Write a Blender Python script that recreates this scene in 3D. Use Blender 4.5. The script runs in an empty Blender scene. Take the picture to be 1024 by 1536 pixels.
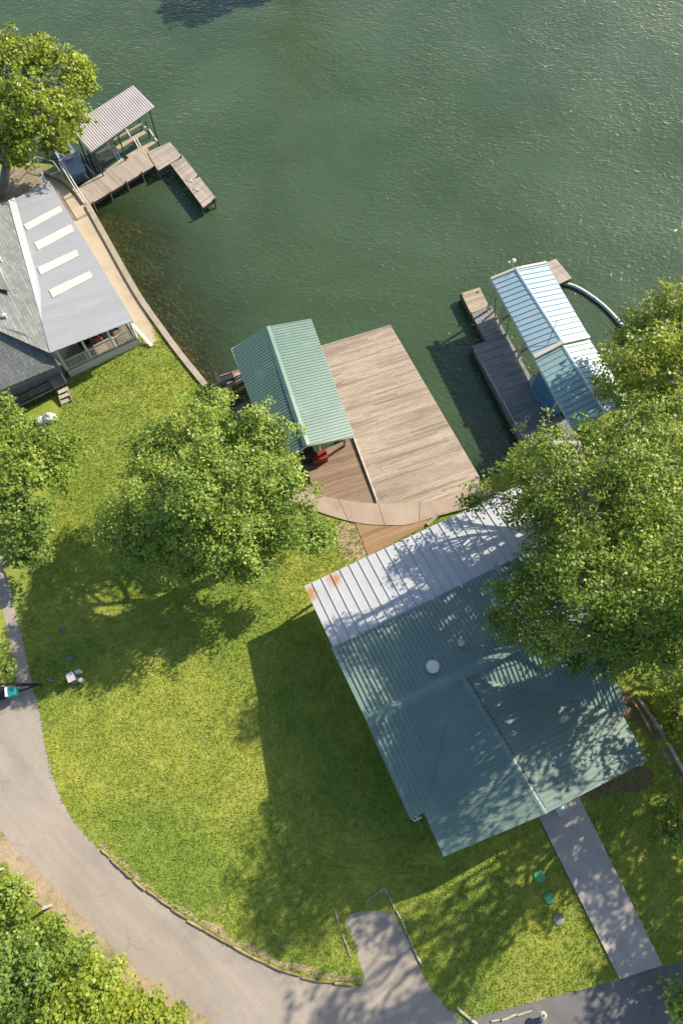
import bpy, math, random
import numpy as np
from math import radians as R, sin, cos, pi

# ------------------------------------------------------------------ camera model (also turns photo pixels into places)
H, TILT, F = 40.0, R(23), 1024.0
CT, ST = cos(TILT), sin(TILT)
def at(px, py, z=0.0):
    x, y = px - 512.0, 768.0 - py
    n, d = y * CT + F * ST, F * CT - y * ST
    k = (H - z) / d
    return np.array((x * k, n * k, z))
def ats(pts, z): return [at(p[0], p[1], z) for p in pts]

scene = bpy.context.scene
COL = scene.collection
WATER = -0.9
rnd = random.Random(7)
NP = np.random.default_rng(11)

# ------------------------------------------------------------------ scene graph helpers
def tag(o, label=None, cat=None, group=None, kind=None):
    if label: o['label'] = label
    if cat: o['category'] = cat
    if group: o['group'] = group
    if kind: o['kind'] = kind
    return o
def thing(name, label, cat, loc, group=None):
    o = bpy.data.objects.new(name, None); COL.objects.link(o)
    o.empty_display_size = .3
    o.location = [float(v) for v in loc]
    return tag(o, label, cat, group)
def wloc(o):
    v = np.zeros(3)
    while o is not None:
        v = v + np.array(o.location); o = o.parent
    return v
def children(o): return [c for c in bpy.data.objects if c.parent == o]
def copy_tree(o, parent=None):
    kids = [c for c in o.children]
    c = o.copy(); COL.objects.link(c)
    if parent is not None: c.parent = parent
    for k in kids: copy_tree(k, c)
    return c

def nrm(v):
    v = np.asarray(v, float); l = np.linalg.norm(v)
    return v / l if l > 1e-9 else v

class MB:
    """collects faces; build() links them as one mesh object"""
    def __init__(s): s.v = []; s.f = []; s.t = []; s.m = []; s.mi = 0
    def face(s, idx, t): s.f.append(idx); s.t.append(t); s.m.append(s.mi)
    def prism(s, poly, down, t=.5, up=None):
        """polygon (list of 3d points, ccw seen from above) extruded by vector or depth below"""
        poly = [np.asarray(p, float) for p in poly]
        e = np.array((0, 0, -down)) if np.isscalar(down) else np.asarray(down, float)
        n = len(poly); b = len(s.v)
        a = sum(poly[i][0] * poly[(i + 1) % n][1] - poly[(i + 1) % n][0] * poly[i][1] for i in range(n))
        if a < 0: poly = poly[::-1]
        s.v += poly; s.v += [p + e for p in poly]
        s.face(list(range(b, b + n)), t)
        s.face(list(range(b + 2 * n - 1, b + n - 1, -1)), t)
        for i in range(n):
            j = (i + 1) % n
            s.face([b + i, b + n + i, b + n + j, b + j], t)
        return s
    def box(s, c, x, y, z, t=.5):
        """centre and three half-extent vectors"""
        c = np.asarray(c, float); x = np.asarray(x, float); y = np.asarray(y, float); z = np.asarray(z, float)
        b = len(s.v)
        for k in (-1, 1):
            for j, i in ((-1, -1), (-1, 1), (1, 1), (1, -1)):
                s.v.append(c + i * x + j * y + k * z)
        for q in ((3, 2, 1, 0), (4, 5, 6, 7), (0, 1, 5, 4), (1, 2, 6, 5), (2, 3, 7, 6), (3, 0, 4, 7)):
            s.face([b + i for i in q], t)
        return s
    def bar(s, p, q, w, h, t=.5):
        p = np.asarray(p, float); q = np.asarray(q, float)
        d = nrm(q - p); up = np.array((0, 0, 1.)) if abs(d[2]) < .95 else np.array((1., 0, 0))
        sd = nrm(np.cross(d, up)); u2 = np.cross(sd, d)
        return s.box((p + q) / 2, (q - p) / 2, sd * w / 2, u2 * h / 2, t)
    def tube(s, pts, rad, n=7, t=.5, cap=True):
        pts = [np.asarray(p, float) for p in pts]
        if np.isscalar(rad): rad = [rad] * len(pts)
        b = len(s.v); ref = np.array((.31, .2, .93))
        for i, p in enumerate(pts):
            d = nrm(pts[min(i + 1, len(pts) - 1)] - pts[max(i - 1, 0)])
            r_ = ref if abs(d @ ref) < .9 else np.array((1., 0, 0))
            x = nrm(np.cross(d, r_)); y = np.cross(d, x)
            for k in range(n):
                a = 2 * pi * k / n
                s.v.append(p + rad[i] * (cos(a) * x + sin(a) * y))
        for i in range(len(pts) - 1):
            for k in range(n):
                k2 = (k + 1) % n
                s.face([b + i * n + k, b + i * n + k2, b + (i + 1) * n + k2, b + (i + 1) * n + k], t)
        if cap:
            s.face([b + k for k in range(n)][::-1], t)
            s.face([b + (len(pts) - 1) * n + k for k in range(n)], t)
        return s
    def lathe(s, c, prof, n=20, t=.5):
        """prof = [(r,z)...] from bottom to top round centre c"""
        b = len(s.v); c = np.asarray(c, float)
        for r_, z in prof:
            for k in range(n):
                a = 2 * pi * k / n
                s.v.append(c + np.array((r_ * cos(a), r_ * sin(a), z)))
        for i in range(len(prof) - 1):
            for k in range(n):
                k2 = (k + 1) % n
                s.face([b + i * n + k, b + i * n + k2, b + (i + 1) * n + k2, b + (i + 1) * n + k], t)
        s.face([b + k for k in range(n)][::-1], t)
        s.face([b + (len(prof) - 1) * n + k for k in range(n)], t)
        return s
    def build(s, name, mat, parent=None, smooth=False):
        o3 = wloc(parent) if parent is not None else np.zeros(3)
        me = bpy.data.meshes.new(name)
        me.from_pydata([tuple(float(c) for c in (p - o3)) for p in s.v], [], s.f)
        a = me.attributes.new('tint', 'FLOAT', 'FACE')
        a.data.foreach_set('value', np.array(s.t, np.float32))
        mats = mat if isinstance(mat, (list, tuple)) else [mat]
        for m in mats: me.materials.append(m)
        if len(mats) > 1: me.polygons.foreach_set('material_index', np.array(s.m, np.int32))
        if smooth: me.polygons.foreach_set('use_smooth', np.ones(len(s.f), bool))
        me.update()
        o = bpy.data.objects.new(name, me); COL.objects.link(o)
        if parent is not None: o.parent = parent
        return o

def clip(poly, p, n):
    """half-plane clip of a 3d polygon, keep (x-p).n >= 0"""
    out = []
    for i in range(len(poly)):
        a, b = poly[i], poly[(i + 1) % len(poly)]
        da, db = (a - p) @ n, (b - p) @ n
        if da >= 0: out.append(a)
        if (da < 0) != (db < 0): out.append(a + (b - a) * (da / (da - db)))
    return out
def planar(poly):
    P = np.array(poly, float)
    A = np.c_[P[:, 0], P[:, 1], np.ones(len(P))]
    co = np.linalg.lstsq(A, P[:, 2], rcond=None)[0]
    P[:, 2] = A @ co
    return [p for p in P]
def pnormal(poly):
    n = np.zeros(3)
    for i in range(len(poly)):
        a, b = poly[i], poly[(i + 1) % len(poly)]
        n += np.cross(a, b)
    n = nrm(n)
    return n if n[2] > 0 else -n
def ribbed(mb, poly, d, spacing, w, h, thick=.05, off=None, dz=0):
    """metal sheet: flat pan plus raised ribs running along d, cut to the polygon"""
    poly = planar(poly); n = pnormal(poly)
    poly = [p + n * dz for p in poly]
    d = np.asarray(d, float); d = nrm(d - (d @ n) * n); e = np.cross(n, d)
    mb.prism(poly, thick, .5)
    ss = [(p @ e) for p in poly]; s0, s1 = min(ss), max(ss)
    x = s0 + (spacing * .5 if off is None else off)
    while x < s1 - w:
        lo = clip(clip(poly, poly[0] + e * (x - poly[0] @ e - w / 2), e), poly[0] + e * (x - poly[0] @ e + w / 2), -e)
        if len(lo) >= 3:
            q = [(p @ d) for p in lo]; a, b = min(q), max(q)
            base = poly[0] + e * (x - poly[0] @ e) - d * (poly[0] @ d)
            if b - a > .1:
                A, B = base + d * (a + .01), base + d * (b - .01)
                i = len(mb.v)
                for P in (A, B):
                    mb.v += [P - e * w / 2, P - e * w * .28 + n * h, P + e * w * .28 + n * h, P + e * w / 2]
                for f in ((0, 1, 5, 4), (1, 2, 6, 5), (2, 3, 7, 6), (3, 2, 1, 0), (4, 5, 6, 7)):
                    mb.face([i + k for k in f], .5)
        x += spacing
    return mb
def planks(mb, poly, d, width=.14, gap=.012, thick=.04, jit=.004, seg=None):
    """deck boards along d clipped to a convex flat polygon"""
    poly = [np.asarray(p, float) for p in poly]
    a = sum(poly[i][0] * poly[(i + 1) % len(poly)][1] - poly[(i + 1) % len(poly)][0] * poly[i][1] for i in range(len(poly)))
    if a < 0: poly = poly[::-1]
    d = nrm((d[0], d[1], 0)); e = np.array((-d[1], d[0], 0))
    s0, s1 = min(p @ e for p in poly), max(p @ e for p in poly)
    q0, q1 = min(p @ d for p in poly), max(p @ d for p in poly)
    x = s0
    while x < s1:
        st = clip(clip(poly, e * (x + gap / 2), e), e * (x + width - gap / 2), -e)
        if len(st) >= 3:
            cuts = [q0]
            if seg:
                c = q0 + rnd.uniform(.2, 1) * seg
                while c < q1: cuts.append(c); c += seg * rnd.uniform(.9, 1.1)
            cuts.append(q1)
            for c0, c1 in zip(cuts[:-1], cuts[1:]):
                pc = clip(clip(st, d * (c0 + .003), d), d * (c1 - .003), -d) if seg else st
                if len(pc) >= 3:
                    z = rnd.uniform(-jit, jit)
                    mb.prism([p + np.array((0, 0, z)) for p in pc], thick, rnd.uniform(0, .2) if rnd.random() < .13 else min(max(rnd.gauss(.58, .13), 0), 1))
        x += width
    return mb

# ------------------------------------------------------------------ materials
def newmat(name):
    m = bpy.data.materials.new(name); m.use_nodes = True
    nt = m.node_tree; nt.nodes.clear()
    out = nt.nodes.new('ShaderNodeOutputMaterial')
    return m, nt, out
class N:
    def __init__(s, nt): s.nt = nt
    def __call__(s, kind, **kw):
        n = s.nt.nodes.new('ShaderNode' + kind)
        for k, v in kw.items():
            if k.startswith('i_'):
                n.inputs[k[2:].replace('_', ' ')].default_value = v
            else: setattr(n, k, v)
        return n
    def link(s, a, b): s.nt.links.new(a, b)
    def noise(s, co, scale, detail=5, rough=.6, dist=0):
        n = s('TexNoise'); n.inputs['Scale'].default_value = scale; n.inputs['Detail'].default_value = detail
        n.inputs['Roughness'].default_value = rough; n.inputs['Distortion'].default_value = dist
        if co is not None: s.link(co, n.inputs['Vector'])
        return n.outputs['Fac']
    def ramp(s, f, a, b, ca=(0, 0, 0, 1), cb=(1, 1, 1, 1)):
        r = s('ValToRGB'); r.color_ramp.elements[0].position = a; r.color_ramp.elements[1].position = b
        r.color_ramp.elements[0].color = ca; r.color_ramp.elements[1].color = cb
        s.link(f, r.inputs['Fac']); return r.outputs['Color']
    def mix(s, f, a, b, blend='MIX'):
        m = s('Mix'); m.data_type = 'RGBA'; m.blend_type = blend
        for sock, v in ((m.inputs[0], f), (m.inputs[6], a), (m.inputs[7], b)):
            if hasattr(v, 'is_linked') or hasattr(v, 'links'): s.link(v, sock)
            else: sock.default_value = v if np.isscalar(v) else (*v[:3], 1)
        return m.outputs[2]
    def math(s, op, a, b=None, clamp=False):
        m = s('Math', operation=op); m.use_clamp = clamp
        for i, v in enumerate((a, b)):
            if v is None: continue
            if hasattr(v, 'links'): s.link(v, m.inputs[i])
            else: m.inputs[i].default_value = v
        return m.outputs[0]
    def bump(s, hgt, strength, dist=.02):
        b = s('Bump'); b.inputs['Strength'].default_value = strength; b.inputs['Distance'].default_value = dist
        s.link(hgt, b.inputs['Height']); return b.outputs['Normal']
    def coords(s, angle=0, scale=(1, 1, 1)):
        g = s('TexCoord'); m = s('Mapping'); m.vector_type = 'POINT'
        m2 = s('Mapping'); m2.inputs['Rotation'].default_value = (0, 0, -angle); m.inputs['Scale'].default_value = scale
        s.link(g.outputs['Object'], m2.inputs['Vector']); s.link(m2.outputs['Vector'], m.inputs['Vector'])
        return m.outputs['Vector']

def M(name, c1, c2=None, scale=2., rough=.6, bump=0., bscale=30., angle=0., stretch=(1, 1, 1), tint=0., c3=None, c3scale=.6,
      c3lo=.55, c3hi=.75, metal=0., spec=.5, fine=.25, finescale=60., crack=0.):
    m, nt, out = newmat(name); n = N(nt)
    co = n.coords(angle, stretch)
    c2 = c2 or tuple(v * .75 for v in c1)
    col = n.mix(n.ramp(n.noise(co, scale), .35, .68), c1, c2)
    if c3: col = n.mix(n.ramp(n.noise(co, c3scale, 8, .65, .4), c3lo, c3hi), col, c3)
    if fine:
        g = n.ramp(n.noise(co, finescale, 3), .3, .7, (1 - fine,) * 3 + (1,), (1 + fine * .6,) * 3 + (1,))
        col = n.mix(1., col, g, 'MULTIPLY')
    if crack:
        nz = n('TexNoise'); nz.inputs['Scale'].default_value = 1.3; nz.inputs['Detail'].default_value = 6; n.link(co, nz.inputs['Vector'])
        wv = n.mix(.22, co, nz.outputs['Color'])
        vo = n('TexVoronoi'); vo.feature = 'DISTANCE_TO_EDGE'; vo.inputs['Scale'].default_value = crack; n.link(wv, vo.inputs['Vector'])
        brk = n.ramp(n.noise(co, .5, 4), .5, .62)
        cr = n.math('MULTIPLY', n.ramp(vo.outputs['Distance'], .0035, .010, (1, 1, 1, 1), (0, 0, 0, 1)), brk)
        col = n.mix(n.math('MULTIPLY', cr, .32), col, tuple(v * .45 for v in c1))
        col = n.mix(1., col, n.ramp(n.noise(n.coords(-.75, (.25, 1.6, 1)), .9, 5, .6, .3), .3, .7, (.88, .88, .89, 1), (1.1, 1.1, 1.09, 1)), 'MULTIPLY')
    if tint:
        at_ = n('Attribute'); at_.attribute_name = 'tint'
        g = n.ramp(at_.outputs['Fac'], 0, 1, (1 - tint,) * 3 + (1,), (1 + tint,) * 3 + (1,))
        col = n.mix(1., col, g, 'MULTIPLY')
    p = n('BsdfPrincipled'); n.link(col, p.inputs['Base Color'])
    p.inputs['Roughness'].default_value = rough; p.inputs['Metallic'].default_value = metal
    p.inputs['Specular IOR Level'].default_value = spec
    if bump:
        n.link(n.bump(n.noise(co, bscale, 4), bump), p.inputs['Normal'])
    n.link(p.outputs[0], out.inputs['Surface'])
    return m

def leafmat(name, ca, cb, cc, trans=.33):
    m, nt, out = newmat(name); n = N(nt)
    a = n('Attribute'); a.attribute_name = 'tint'
    r = n('ValToRGB'); e = r.color_ramp.elements
    e[0].color = (*ca, 1); e[1].color = (*cc, 1); k = e.new(.5); k.color = (*cb, 1)
    n.link(a.outputs['Fac'], r.inputs['Fac'])
    p = n('BsdfPrincipled'); p.inputs['Roughness'].default_value = .45; p.inputs['Specular IOR Level'].default_value = .35
    n.link(r.outputs[0], p.inputs['Base Color'])
    t = n('BsdfTranslucent'); tc = n.mix(1., r.outputs[0], (1.3, 1.25, .55), 'MULTIPLY'); n.link(tc, t.inputs['Color'])
    mx = n('MixShader'); mx.inputs[0].default_value = trans
    n.link(p.outputs[0], mx.inputs[1]); n.link(t.outputs[0], mx.inputs[2]); n.link(mx.outputs[0], out.inputs['Surface'])
    return m

def grassmat(name, blades):
    m, nt, out = newmat(name); n = N(nt)
    g = n('NewGeometry'); co = g.outputs['Position']
    big = n.ramp(n.noise(co, .16, 4, .55, .6), .38, .64)
    mid = n.ramp(n.noise(co, .9, 5, .65, .3), .35, .68)
    col = n.mix(big, (.245, .325, .050), (.43, .445, .078))
    col = n.mix(n.math('MULTIPLY', mid, .55), col, (.19, .28, .046))
    dry = n.ramp(n.noise(co, .42, 7, .7, .5), .57, .74)
    col = n.mix(n.math('MULTIPLY', dry, .7), col, (.50, .43, .15))
    sp = n.ramp(n.noise(co, 6, 5, .75), .35, .7, (.82, .86, .82, 1), (1.2, 1.18, 1.16, 1))
    col = n.mix(1., col, sp, 'MULTIPLY')
    if blades:
        a = n('Attribute'); a.attribute_name = 'tint'
        col = n.mix(1., col, n.ramp(a.outputs['Fac'], 0, 1, (.8, .86, .78, 1), (1.25, 1.18, 1.2, 1)), 'MULTIPLY')
    else:
        col = n.mix(1., col, (.8, .8, .75), 'MULTIPLY')
    p = n('BsdfPrincipled'); p.inputs['Roughness'].default_value = .7; p.inputs['Specular IOR Level'].default_value = .25
    n.link(col, p.inputs['Base Color'])
    if not blades:
        h = n.math('ADD', n.noise(co, 7, 5, .7), n.noise(co, 1.3, 4, .6))
        n.link(n.bump(h, .8, .12), p.inputs['Normal'])
        n.link(p.outputs[0], out.inputs['Surface'])
    else:
        t = n('BsdfTranslucent'); n.link(col, t.inputs['Color'])
        mx = n('MixShader'); mx.inputs[0].default_value = .3
        n.link(p.outputs[0], mx.inputs[1]); n.link(t.outputs[0], mx.inputs[2]); n.link(mx.outputs[0], out.inputs['Surface'])
    return m

def watermat():
    m, nt, out = newmat('lake_water'); n = N(nt)
    g = n('NewGeometry'); mp = n('Mapping'); mp.inputs['Rotation'].default_value = (0, 0, R(16)); mp.inputs['Scale'].default_value = (1.25, 2.1, 1)
    n.link(g.outputs['Position'], mp.inputs['Vector']); co = mp.outputs['Vector']
    big = n.noise(g.outputs['Position'], .07, 4, .6, .5)
    w = n.math('ADD', n.math('MULTIPLY', n.noise(co, .8, 3, .55, .2), .75), n.math('MULTIPLY', n.noise(co, 2.0, 2, .5, .3), .85))
    w = n.math('ADD', w, n.math('MULTIPLY', n.noise(co, 5., 2, .5, .3), .2))
    pk = n.math('MAXIMUM', n.math('SUBTRACT', n.noise(g.outputs['Position'], 2.6, 1, .5), .60), 0.)
    w = n.math('ADD', w, n.math('MULTIPLY', pk, 2.1))
    lane = n.ramp(n.noise(g.outputs['Position'], .11, 4, .6, .8), .3, .7, (.45, .45, .45, 1), (1.15, 1.15, 1.15, 1))
    w = n.math('MULTIPLY', w, lane)
    nb = n.bump(w, 1., .105)
    a = n('Attribute'); a.attribute_name = 'shallow'
    deep = n.mix(n.ramp(big, .3, .7), (.036, .064, .026), (.060, .098, .050))
    nb2 = n.bump(w, .4, .105)
    df = n('BsdfDiffuse'); n.link(deep, df.inputs['Color']); n.link(nb2, df.inputs['Normal'])
    g2 = n('BsdfGlossy'); g2.inputs['Roughness'].default_value = .03; n.link(nb, g2.inputs['Normal'])
    f2 = n('Fresnel'); f2.inputs['IOR'].default_value = 1.42; n.link(nb, f2.inputs['Normal'])
    p = n('MixShader'); n.link(f2.outputs[0], p.inputs[0]); n.link(df.outputs[0], p.inputs[1]); n.link(g2.outputs[0], p.inputs[2])
    t = n('BsdfTransparent'); t.inputs['Color'].default_value = (.80, .80, .52, 1)
    gl = n('BsdfGlossy'); gl.inputs['Roughness'].default_value = .025; n.link(nb, gl.inputs['Normal'])
    fr = n('Fresnel'); fr.inputs['IOR'].default_value = 1.33; n.link(nb, fr.inputs['Normal'])
    cl = n('MixShader'); n.link(fr.outputs[0], cl.inputs[0]); n.link(t.outputs[0], cl.inputs[1]); n.link(gl.outputs[0], cl.inputs[2])
    mx = n('MixShader'); n.link(a.outputs['Fac'], mx.inputs[0]); n.link(p.outputs[0], mx.inputs[1]); n.link(cl.outputs[0], mx.inputs[2])
    n.link(mx.outputs[0], out.inputs['Surface'])
    return m

def shinglemat(angle):
    m, nt, out = newmat('grey_shingles'); n = N(nt)
    co = n.coords(angle, (1, 1, 1))
    b = n('TexBrick'); n.link(co, b.inputs['Vector'])
    b.inputs['Scale'].default_value = 1.; b.inputs['Brick Width'].default_value = .42; b.inputs['Row Height'].default_value = .2
    b.inputs['Mortar Size'].default_value = .012; b.inputs['Bias'].default_value = 0
    b.inputs['Color1'].default_value = (.13, .14, .138, 1); b.inputs['Color2'].default_value = (.195, .205, .2, 1); b.inputs['Mortar'].default_value = (.075, .08, .08, 1)
    col = n.mix(1., b.outputs['Color'], n.ramp(n.noise(co, .8, 6, .7), .3, .7, (.8, .8, .8, 1), (1.15, 1.15, 1.15, 1)), 'MULTIPLY')
    col = n.mix(1., col, n.ramp(n.noise(co, 25, 3, .7), .3, .7, (.75, .75, .75, 1), (1.2, 1.2, 1.2, 1)), 'MULTIPLY')
    p = n('BsdfPrincipled'); p.inputs['Roughness'].default_value = .85; n.link(col, p.inputs['Base Color'])
    n.link(n.bump(b.outputs['Fac'], -.5, .02), p.inputs['Normal']); n.link(p.outputs[0], out.inputs['Surface'])
    return m

def rustwhite():
    """white porch sheets, with rust patches and stains near the corner and upper edge"""
    m, nt, out = newmat('white_rusty_metal'); n = N(nt)
    g = n('NewGeometry'); co = g.outputs['Position']
    col = n.mix(n.ramp(n.noise(co, .9, 6, .65), .35, .7), (.44, .45, .465), (.385, .40, .415))
    def spot(c, rad, color, col, k=.9):
        v = n('VectorMath', operation='DISTANCE'); n.link(co, v.inputs[0]); v.inputs[1].default_value = tuple(float(q) for q in c)
        d = n.math('ADD', v.outputs['Value'], n.math('MULTIPLY', n.noise(co, 3.2, 6, .75), rad * 1.1))
        f = n.ramp(d, rad * .75, rad * 1.3, (1, 1, 1, 1), (0, 0, 0, 1))
        return n.mix(n.math('MULTIPLY', f, k), col, color)
    for q in ((464, 890, .8), (501, 868, .7), (497, 864, .2), (490, 868, .2), (487, 940, .16), (715, 846, .2)):
        col = spot(at(q[0], q[1], 3.3), q[2], (.42, .17, .05), col)
    for q in ((700, 880, .3), (712, 872, .3), (668, 893, .22), (655, 900, .2), (728, 866, .3), (742, 850, .3)):
        col = spot(at(q[0], q[1], 3.55), q[2], (.12, .10, .085), col)
    col = spot(at(590, 880, 3.4), .3, (.25, .27, .3), col, .5)
    p = n('BsdfPrincipled'); p.inputs['Roughness'].default_value = .42; n.link(col, p.inputs['Base Color'])
    n.link(n.bump(n.noise(co, 2.2, 3), .12, .05), p.inputs['Normal']); n.link(p.outputs[0], out.inputs['Surface'])
    return m

UX = nrm(at(970, 1140, 3) - at(665, 1285, 3))      # along the big house's south eave
HANG = math.atan2(UX[1], UX[0])
DU = nrm(at(585, 487, .05) - at(483, 518, .05)); DANG = math.atan2(DU[1], DU[0])
LH = nrm(at(200, 480, 3.1) - at(75, 272, 3.1)); LANG = math.atan2(LH[1], LH[0])
D1 = nrm(at(235, 245, 0) - at(130, 308, 0)); D1ANG = math.atan2(D1[1], D1[0])
RD = nrm(at(797, 695, -.25) - at(708, 520, -.25)); RDANG = math.atan2(RD[1], RD[0])

MAT = dict(
    green_metal=M('green_metal_roof', (.17, .245, .205), (.135, .205, .175), .5, .38, c3=(.24, .31, .25), c3scale=.35, c3lo=.56, c3hi=.8, fine=.12, finescale=25),
    boat_green=M('green_boathouse_roof', (.118, .20, .163), (.098, .175, .143), .6, .4, c3=(.17, .265, .225), c3scale=.5, c3lo=.55, c3hi=.8, fine=.12, finescale=25),
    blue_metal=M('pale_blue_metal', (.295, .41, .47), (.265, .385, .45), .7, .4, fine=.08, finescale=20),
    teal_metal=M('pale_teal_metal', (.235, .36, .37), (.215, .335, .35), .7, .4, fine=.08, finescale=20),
    blue_wall=M('blue_siding', (.10, .27, .42), (.08, .23, .37), 1.2, .5, fine=.1),
    cream=M('cream_trim', (.60, .51, .41), (.54, .46, .37), 2, .55, fine=.1),
    galv=M('ridged_galvanized', (.50, .46, .45), (.42, .385, .38), .8, .45, fine=.15, c3=(.36, .30, .27), c3scale=1.4, c3lo=.6, c3hi=.8),
    grey_metal=M('grey_porch_metal', (.30, .312, .328), (.265, .278, .295), .5, .45, angle=LANG, stretch=(2.2, .35, 1), fine=.1, c3=(.345, .355, .365), c3scale=.8),
    flash=M('light_flashing', (.46, .47, .48), (.42, .43, .44), 1, .5),
    sky_panel=M('translucent_panel', (.58, .545, .49), (.51, .48, .43), 1.5, .4, fine=.1),
    white=M('white_paint', (.62, .62, .60), (.55, .55, .53), 2, .5, fine=.08),
    white_metal=rustwhite(),
    siding=M('cream_siding', (.55, .53, .47), (.50, .48, .43), 1, .6, fine=.08),
    greysiding=M('grey_siding', (.34, .36, .37), (.30, .32, .33), 1, .6, fine=.08),
    dark=M('dark_steel', (.03, .032, .035), (.02, .022, .024), 5, .5),
    black=M('black_plastic', (.015, .015, .017), (.022, .022, .024), 5, .45),
    red=M('red_paint', (.28, .03, .025), (.22, .025, .02), 3, .45),
    teal=M('teal_plastic', (.03, .30, .30), (.025, .25, .26), 3, .35),
    lid_green=M('green_lid_plastic', (.085, .36, .135), (.07, .29, .11), 4, .5, fine=.2, c3=(.15, .36, .17), c3scale=3, bump=.15, bscale=9),
    lid_grey=M('grey_lid', (.24, .26, .22), (.18, .2, .16), 4, .8, fine=.2, bump=.2, bscale=9),
    lid_blue=M('faded_blue_lid', (.10, .19, .16), (.08, .15, .12), 4, .6, fine=.2),
    bluegrey=M('bluegrey_boat', (.24, .30, .42), (.2, .26, .36), 2, .4),
    deck=M('weathered_deck_boards', (.43, .35, .265), (.32, .25, .185), .9, .75, .3, 14, DANG, (.22, 2.2, 1), .26, (.20, .15, .105), .5, .45, .72, fine=.25, finescale=10),
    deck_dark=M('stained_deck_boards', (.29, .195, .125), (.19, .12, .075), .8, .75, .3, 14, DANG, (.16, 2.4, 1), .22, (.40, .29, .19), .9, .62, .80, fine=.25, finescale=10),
    step_wood=M('amber_wood_boards', (.34, .205, .095), (.25, .15, .07), 1.1, .7, .3, 14, HANG, (.16, 2.4, 1), .2, (.16, .10, .05), .8, .6, .75, fine=.25, finescale=10),
    dock_wood=M('grey_dock_boards', (.40, .34, .28), (.31, .26, .21), 1.2, .8, .3, 14, D1ANG + pi / 2, (.2, 2., 1), .24, (.25, .2, .15), .8, .6, .8, fine=.25, finescale=10),
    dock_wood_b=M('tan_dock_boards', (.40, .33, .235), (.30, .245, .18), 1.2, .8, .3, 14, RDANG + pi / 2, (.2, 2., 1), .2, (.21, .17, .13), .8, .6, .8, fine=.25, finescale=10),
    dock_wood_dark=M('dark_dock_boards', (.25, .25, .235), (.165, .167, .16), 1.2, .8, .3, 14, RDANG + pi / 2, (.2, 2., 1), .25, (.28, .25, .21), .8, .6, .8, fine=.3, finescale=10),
    beam=M('old_timber', (.36, .30, .21), (.26, .21, .14), 2, .8, .4, 14, fine=.3, finescale=12, tint=.25),
    log=M('edging_timber', (.36, .27, .14), (.20, .145, .07), 3, .8, .4, 18, fine=.3, finescale=14, tint=.3),
    pale_log=M('pale_driftwood', (.50, .44, .36), (.33, .29, .23), 3, .8, .4, 18, fine=.3, finescale=14, tint=.25),
    wallcap=M('seawall_cap', (.40, .335, .255), (.31, .26, .20), 1.4, .8, .4, 12, fine=.25, finescale=12, tint=.15),
    concrete=M('walk_concrete', (.40, .31, .235), (.33, .25, .185), .9, .8, .2, 20, tint=.05, c3=(.28, .23, .185), c3scale=.9, c3lo=.58, c3hi=.8, fine=.18, finescale=14),
    tan_concrete=M('tan_concrete', (.45, .375, .27), (.39, .325, .235), .8, .8, .15, 20, c3=(.35, .27, .18), c3scale=.8, fine=.14, finescale=14),
    walk=M('house_walk_concrete', (.40, .355, .32), (.34, .305, .275), .8, .8, .15, 20, crack=.25, c3=(.27, .24, .21), c3scale=1.1, c3lo=.6, c3hi=.82, fine=.16, finescale=14),
    asphalt=M('driveway_surface', (.36, .305, .25), (.31, .265, .218), .35, .85, .25, 30, crack=.35, c3=(.235, .21, .185), c3scale=.45, c3lo=.56, c3hi=.8, fine=.2, finescale=18),
    asphalt_dark=M('dark_asphalt', (.16, .155, .15), (.125, .122, .12), .6, .85, .3, 30, crack=.4, c3=(.16, .165, .17), c3scale=.8, fine=.22, finescale=18),
    dirt=M('dry_verge', (.44, .325, .215), (.35, .265, .15), 1.2, .9, .5, 12, c3=(.17, .18, .05), c3scale=.9, c3lo=.5, c3hi=.7, fine=.3, finescale=10),
    bank=M('rocky_bank', (.30, .24, .16), (.19, .15, .10), 1.4, .9, .8, 5, c3=(.10, .10, .04), c3scale=1.2, fine=.3, finescale=8),
    soil=M('red_soil', (.22, .13, .085), (.15, .10, .06), 1.6, .9, .6, 10, c3=(.10, .12, .03), c3scale=1.2, fine=.3, finescale=10),
    bed=M('lake_bed', (.34, .26, .11), (.13, .12, .05), 1.7, .9, 1., 2.4, c3=(.55, .33, .11), c3scale=.5, c3lo=.5, c3hi=.7, fine=.25, finescale=4.5),
    bark=M('bark', (.15, .125, .10), (.09, .075, .06), 3, .9, .6, 14, fine=.3, finescale=10),
    pale_bark=M('pale_bark', (.30, .27, .23), (.2, .18, .15), 3, .9, .6, 14, fine=.3, finescale=10),
    rock=M('white_rock', (.66, .64, .60), (.5, .48, .45), 3, .85, .5, 9, fine=.2, finescale=12),
    shingle=shinglemat(LANG), water=watermat(),
    grass=grassmat('lawn_ground', False), blades=grassmat('grass_blades', True),
    glass=M('dark_window', (.03, .05, .07), (.04, .06, .09), 2, .1, fine=0),
    window_sky_reflection=M('painted_sky_reflection', (.10, .24, .40), (.08, .2, .36), 2, .15, fine=0),  # sky reflection on the dormer, painted in as blue base colour
    leaf_mid=leafmat('leaf_mid_green', (.11, .185, .03), (.24, .335, .053), (.38, .46, .095)),
    leaf_yellow=leafmat('leaf_yellow_green', (.13, .18, .018), (.26, .335, .034), (.40, .44, .07)),
    leaf_olive=leafmat('leaf_olive_green', (.09, .15, .022), (.19, .275, .036), (.34, .41, .07)),
    leaf_deep=leafmat('leaf_deep_green', (.08, .15, .027), (.165, .25, .042), (.28, .36, .075)),
)

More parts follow.
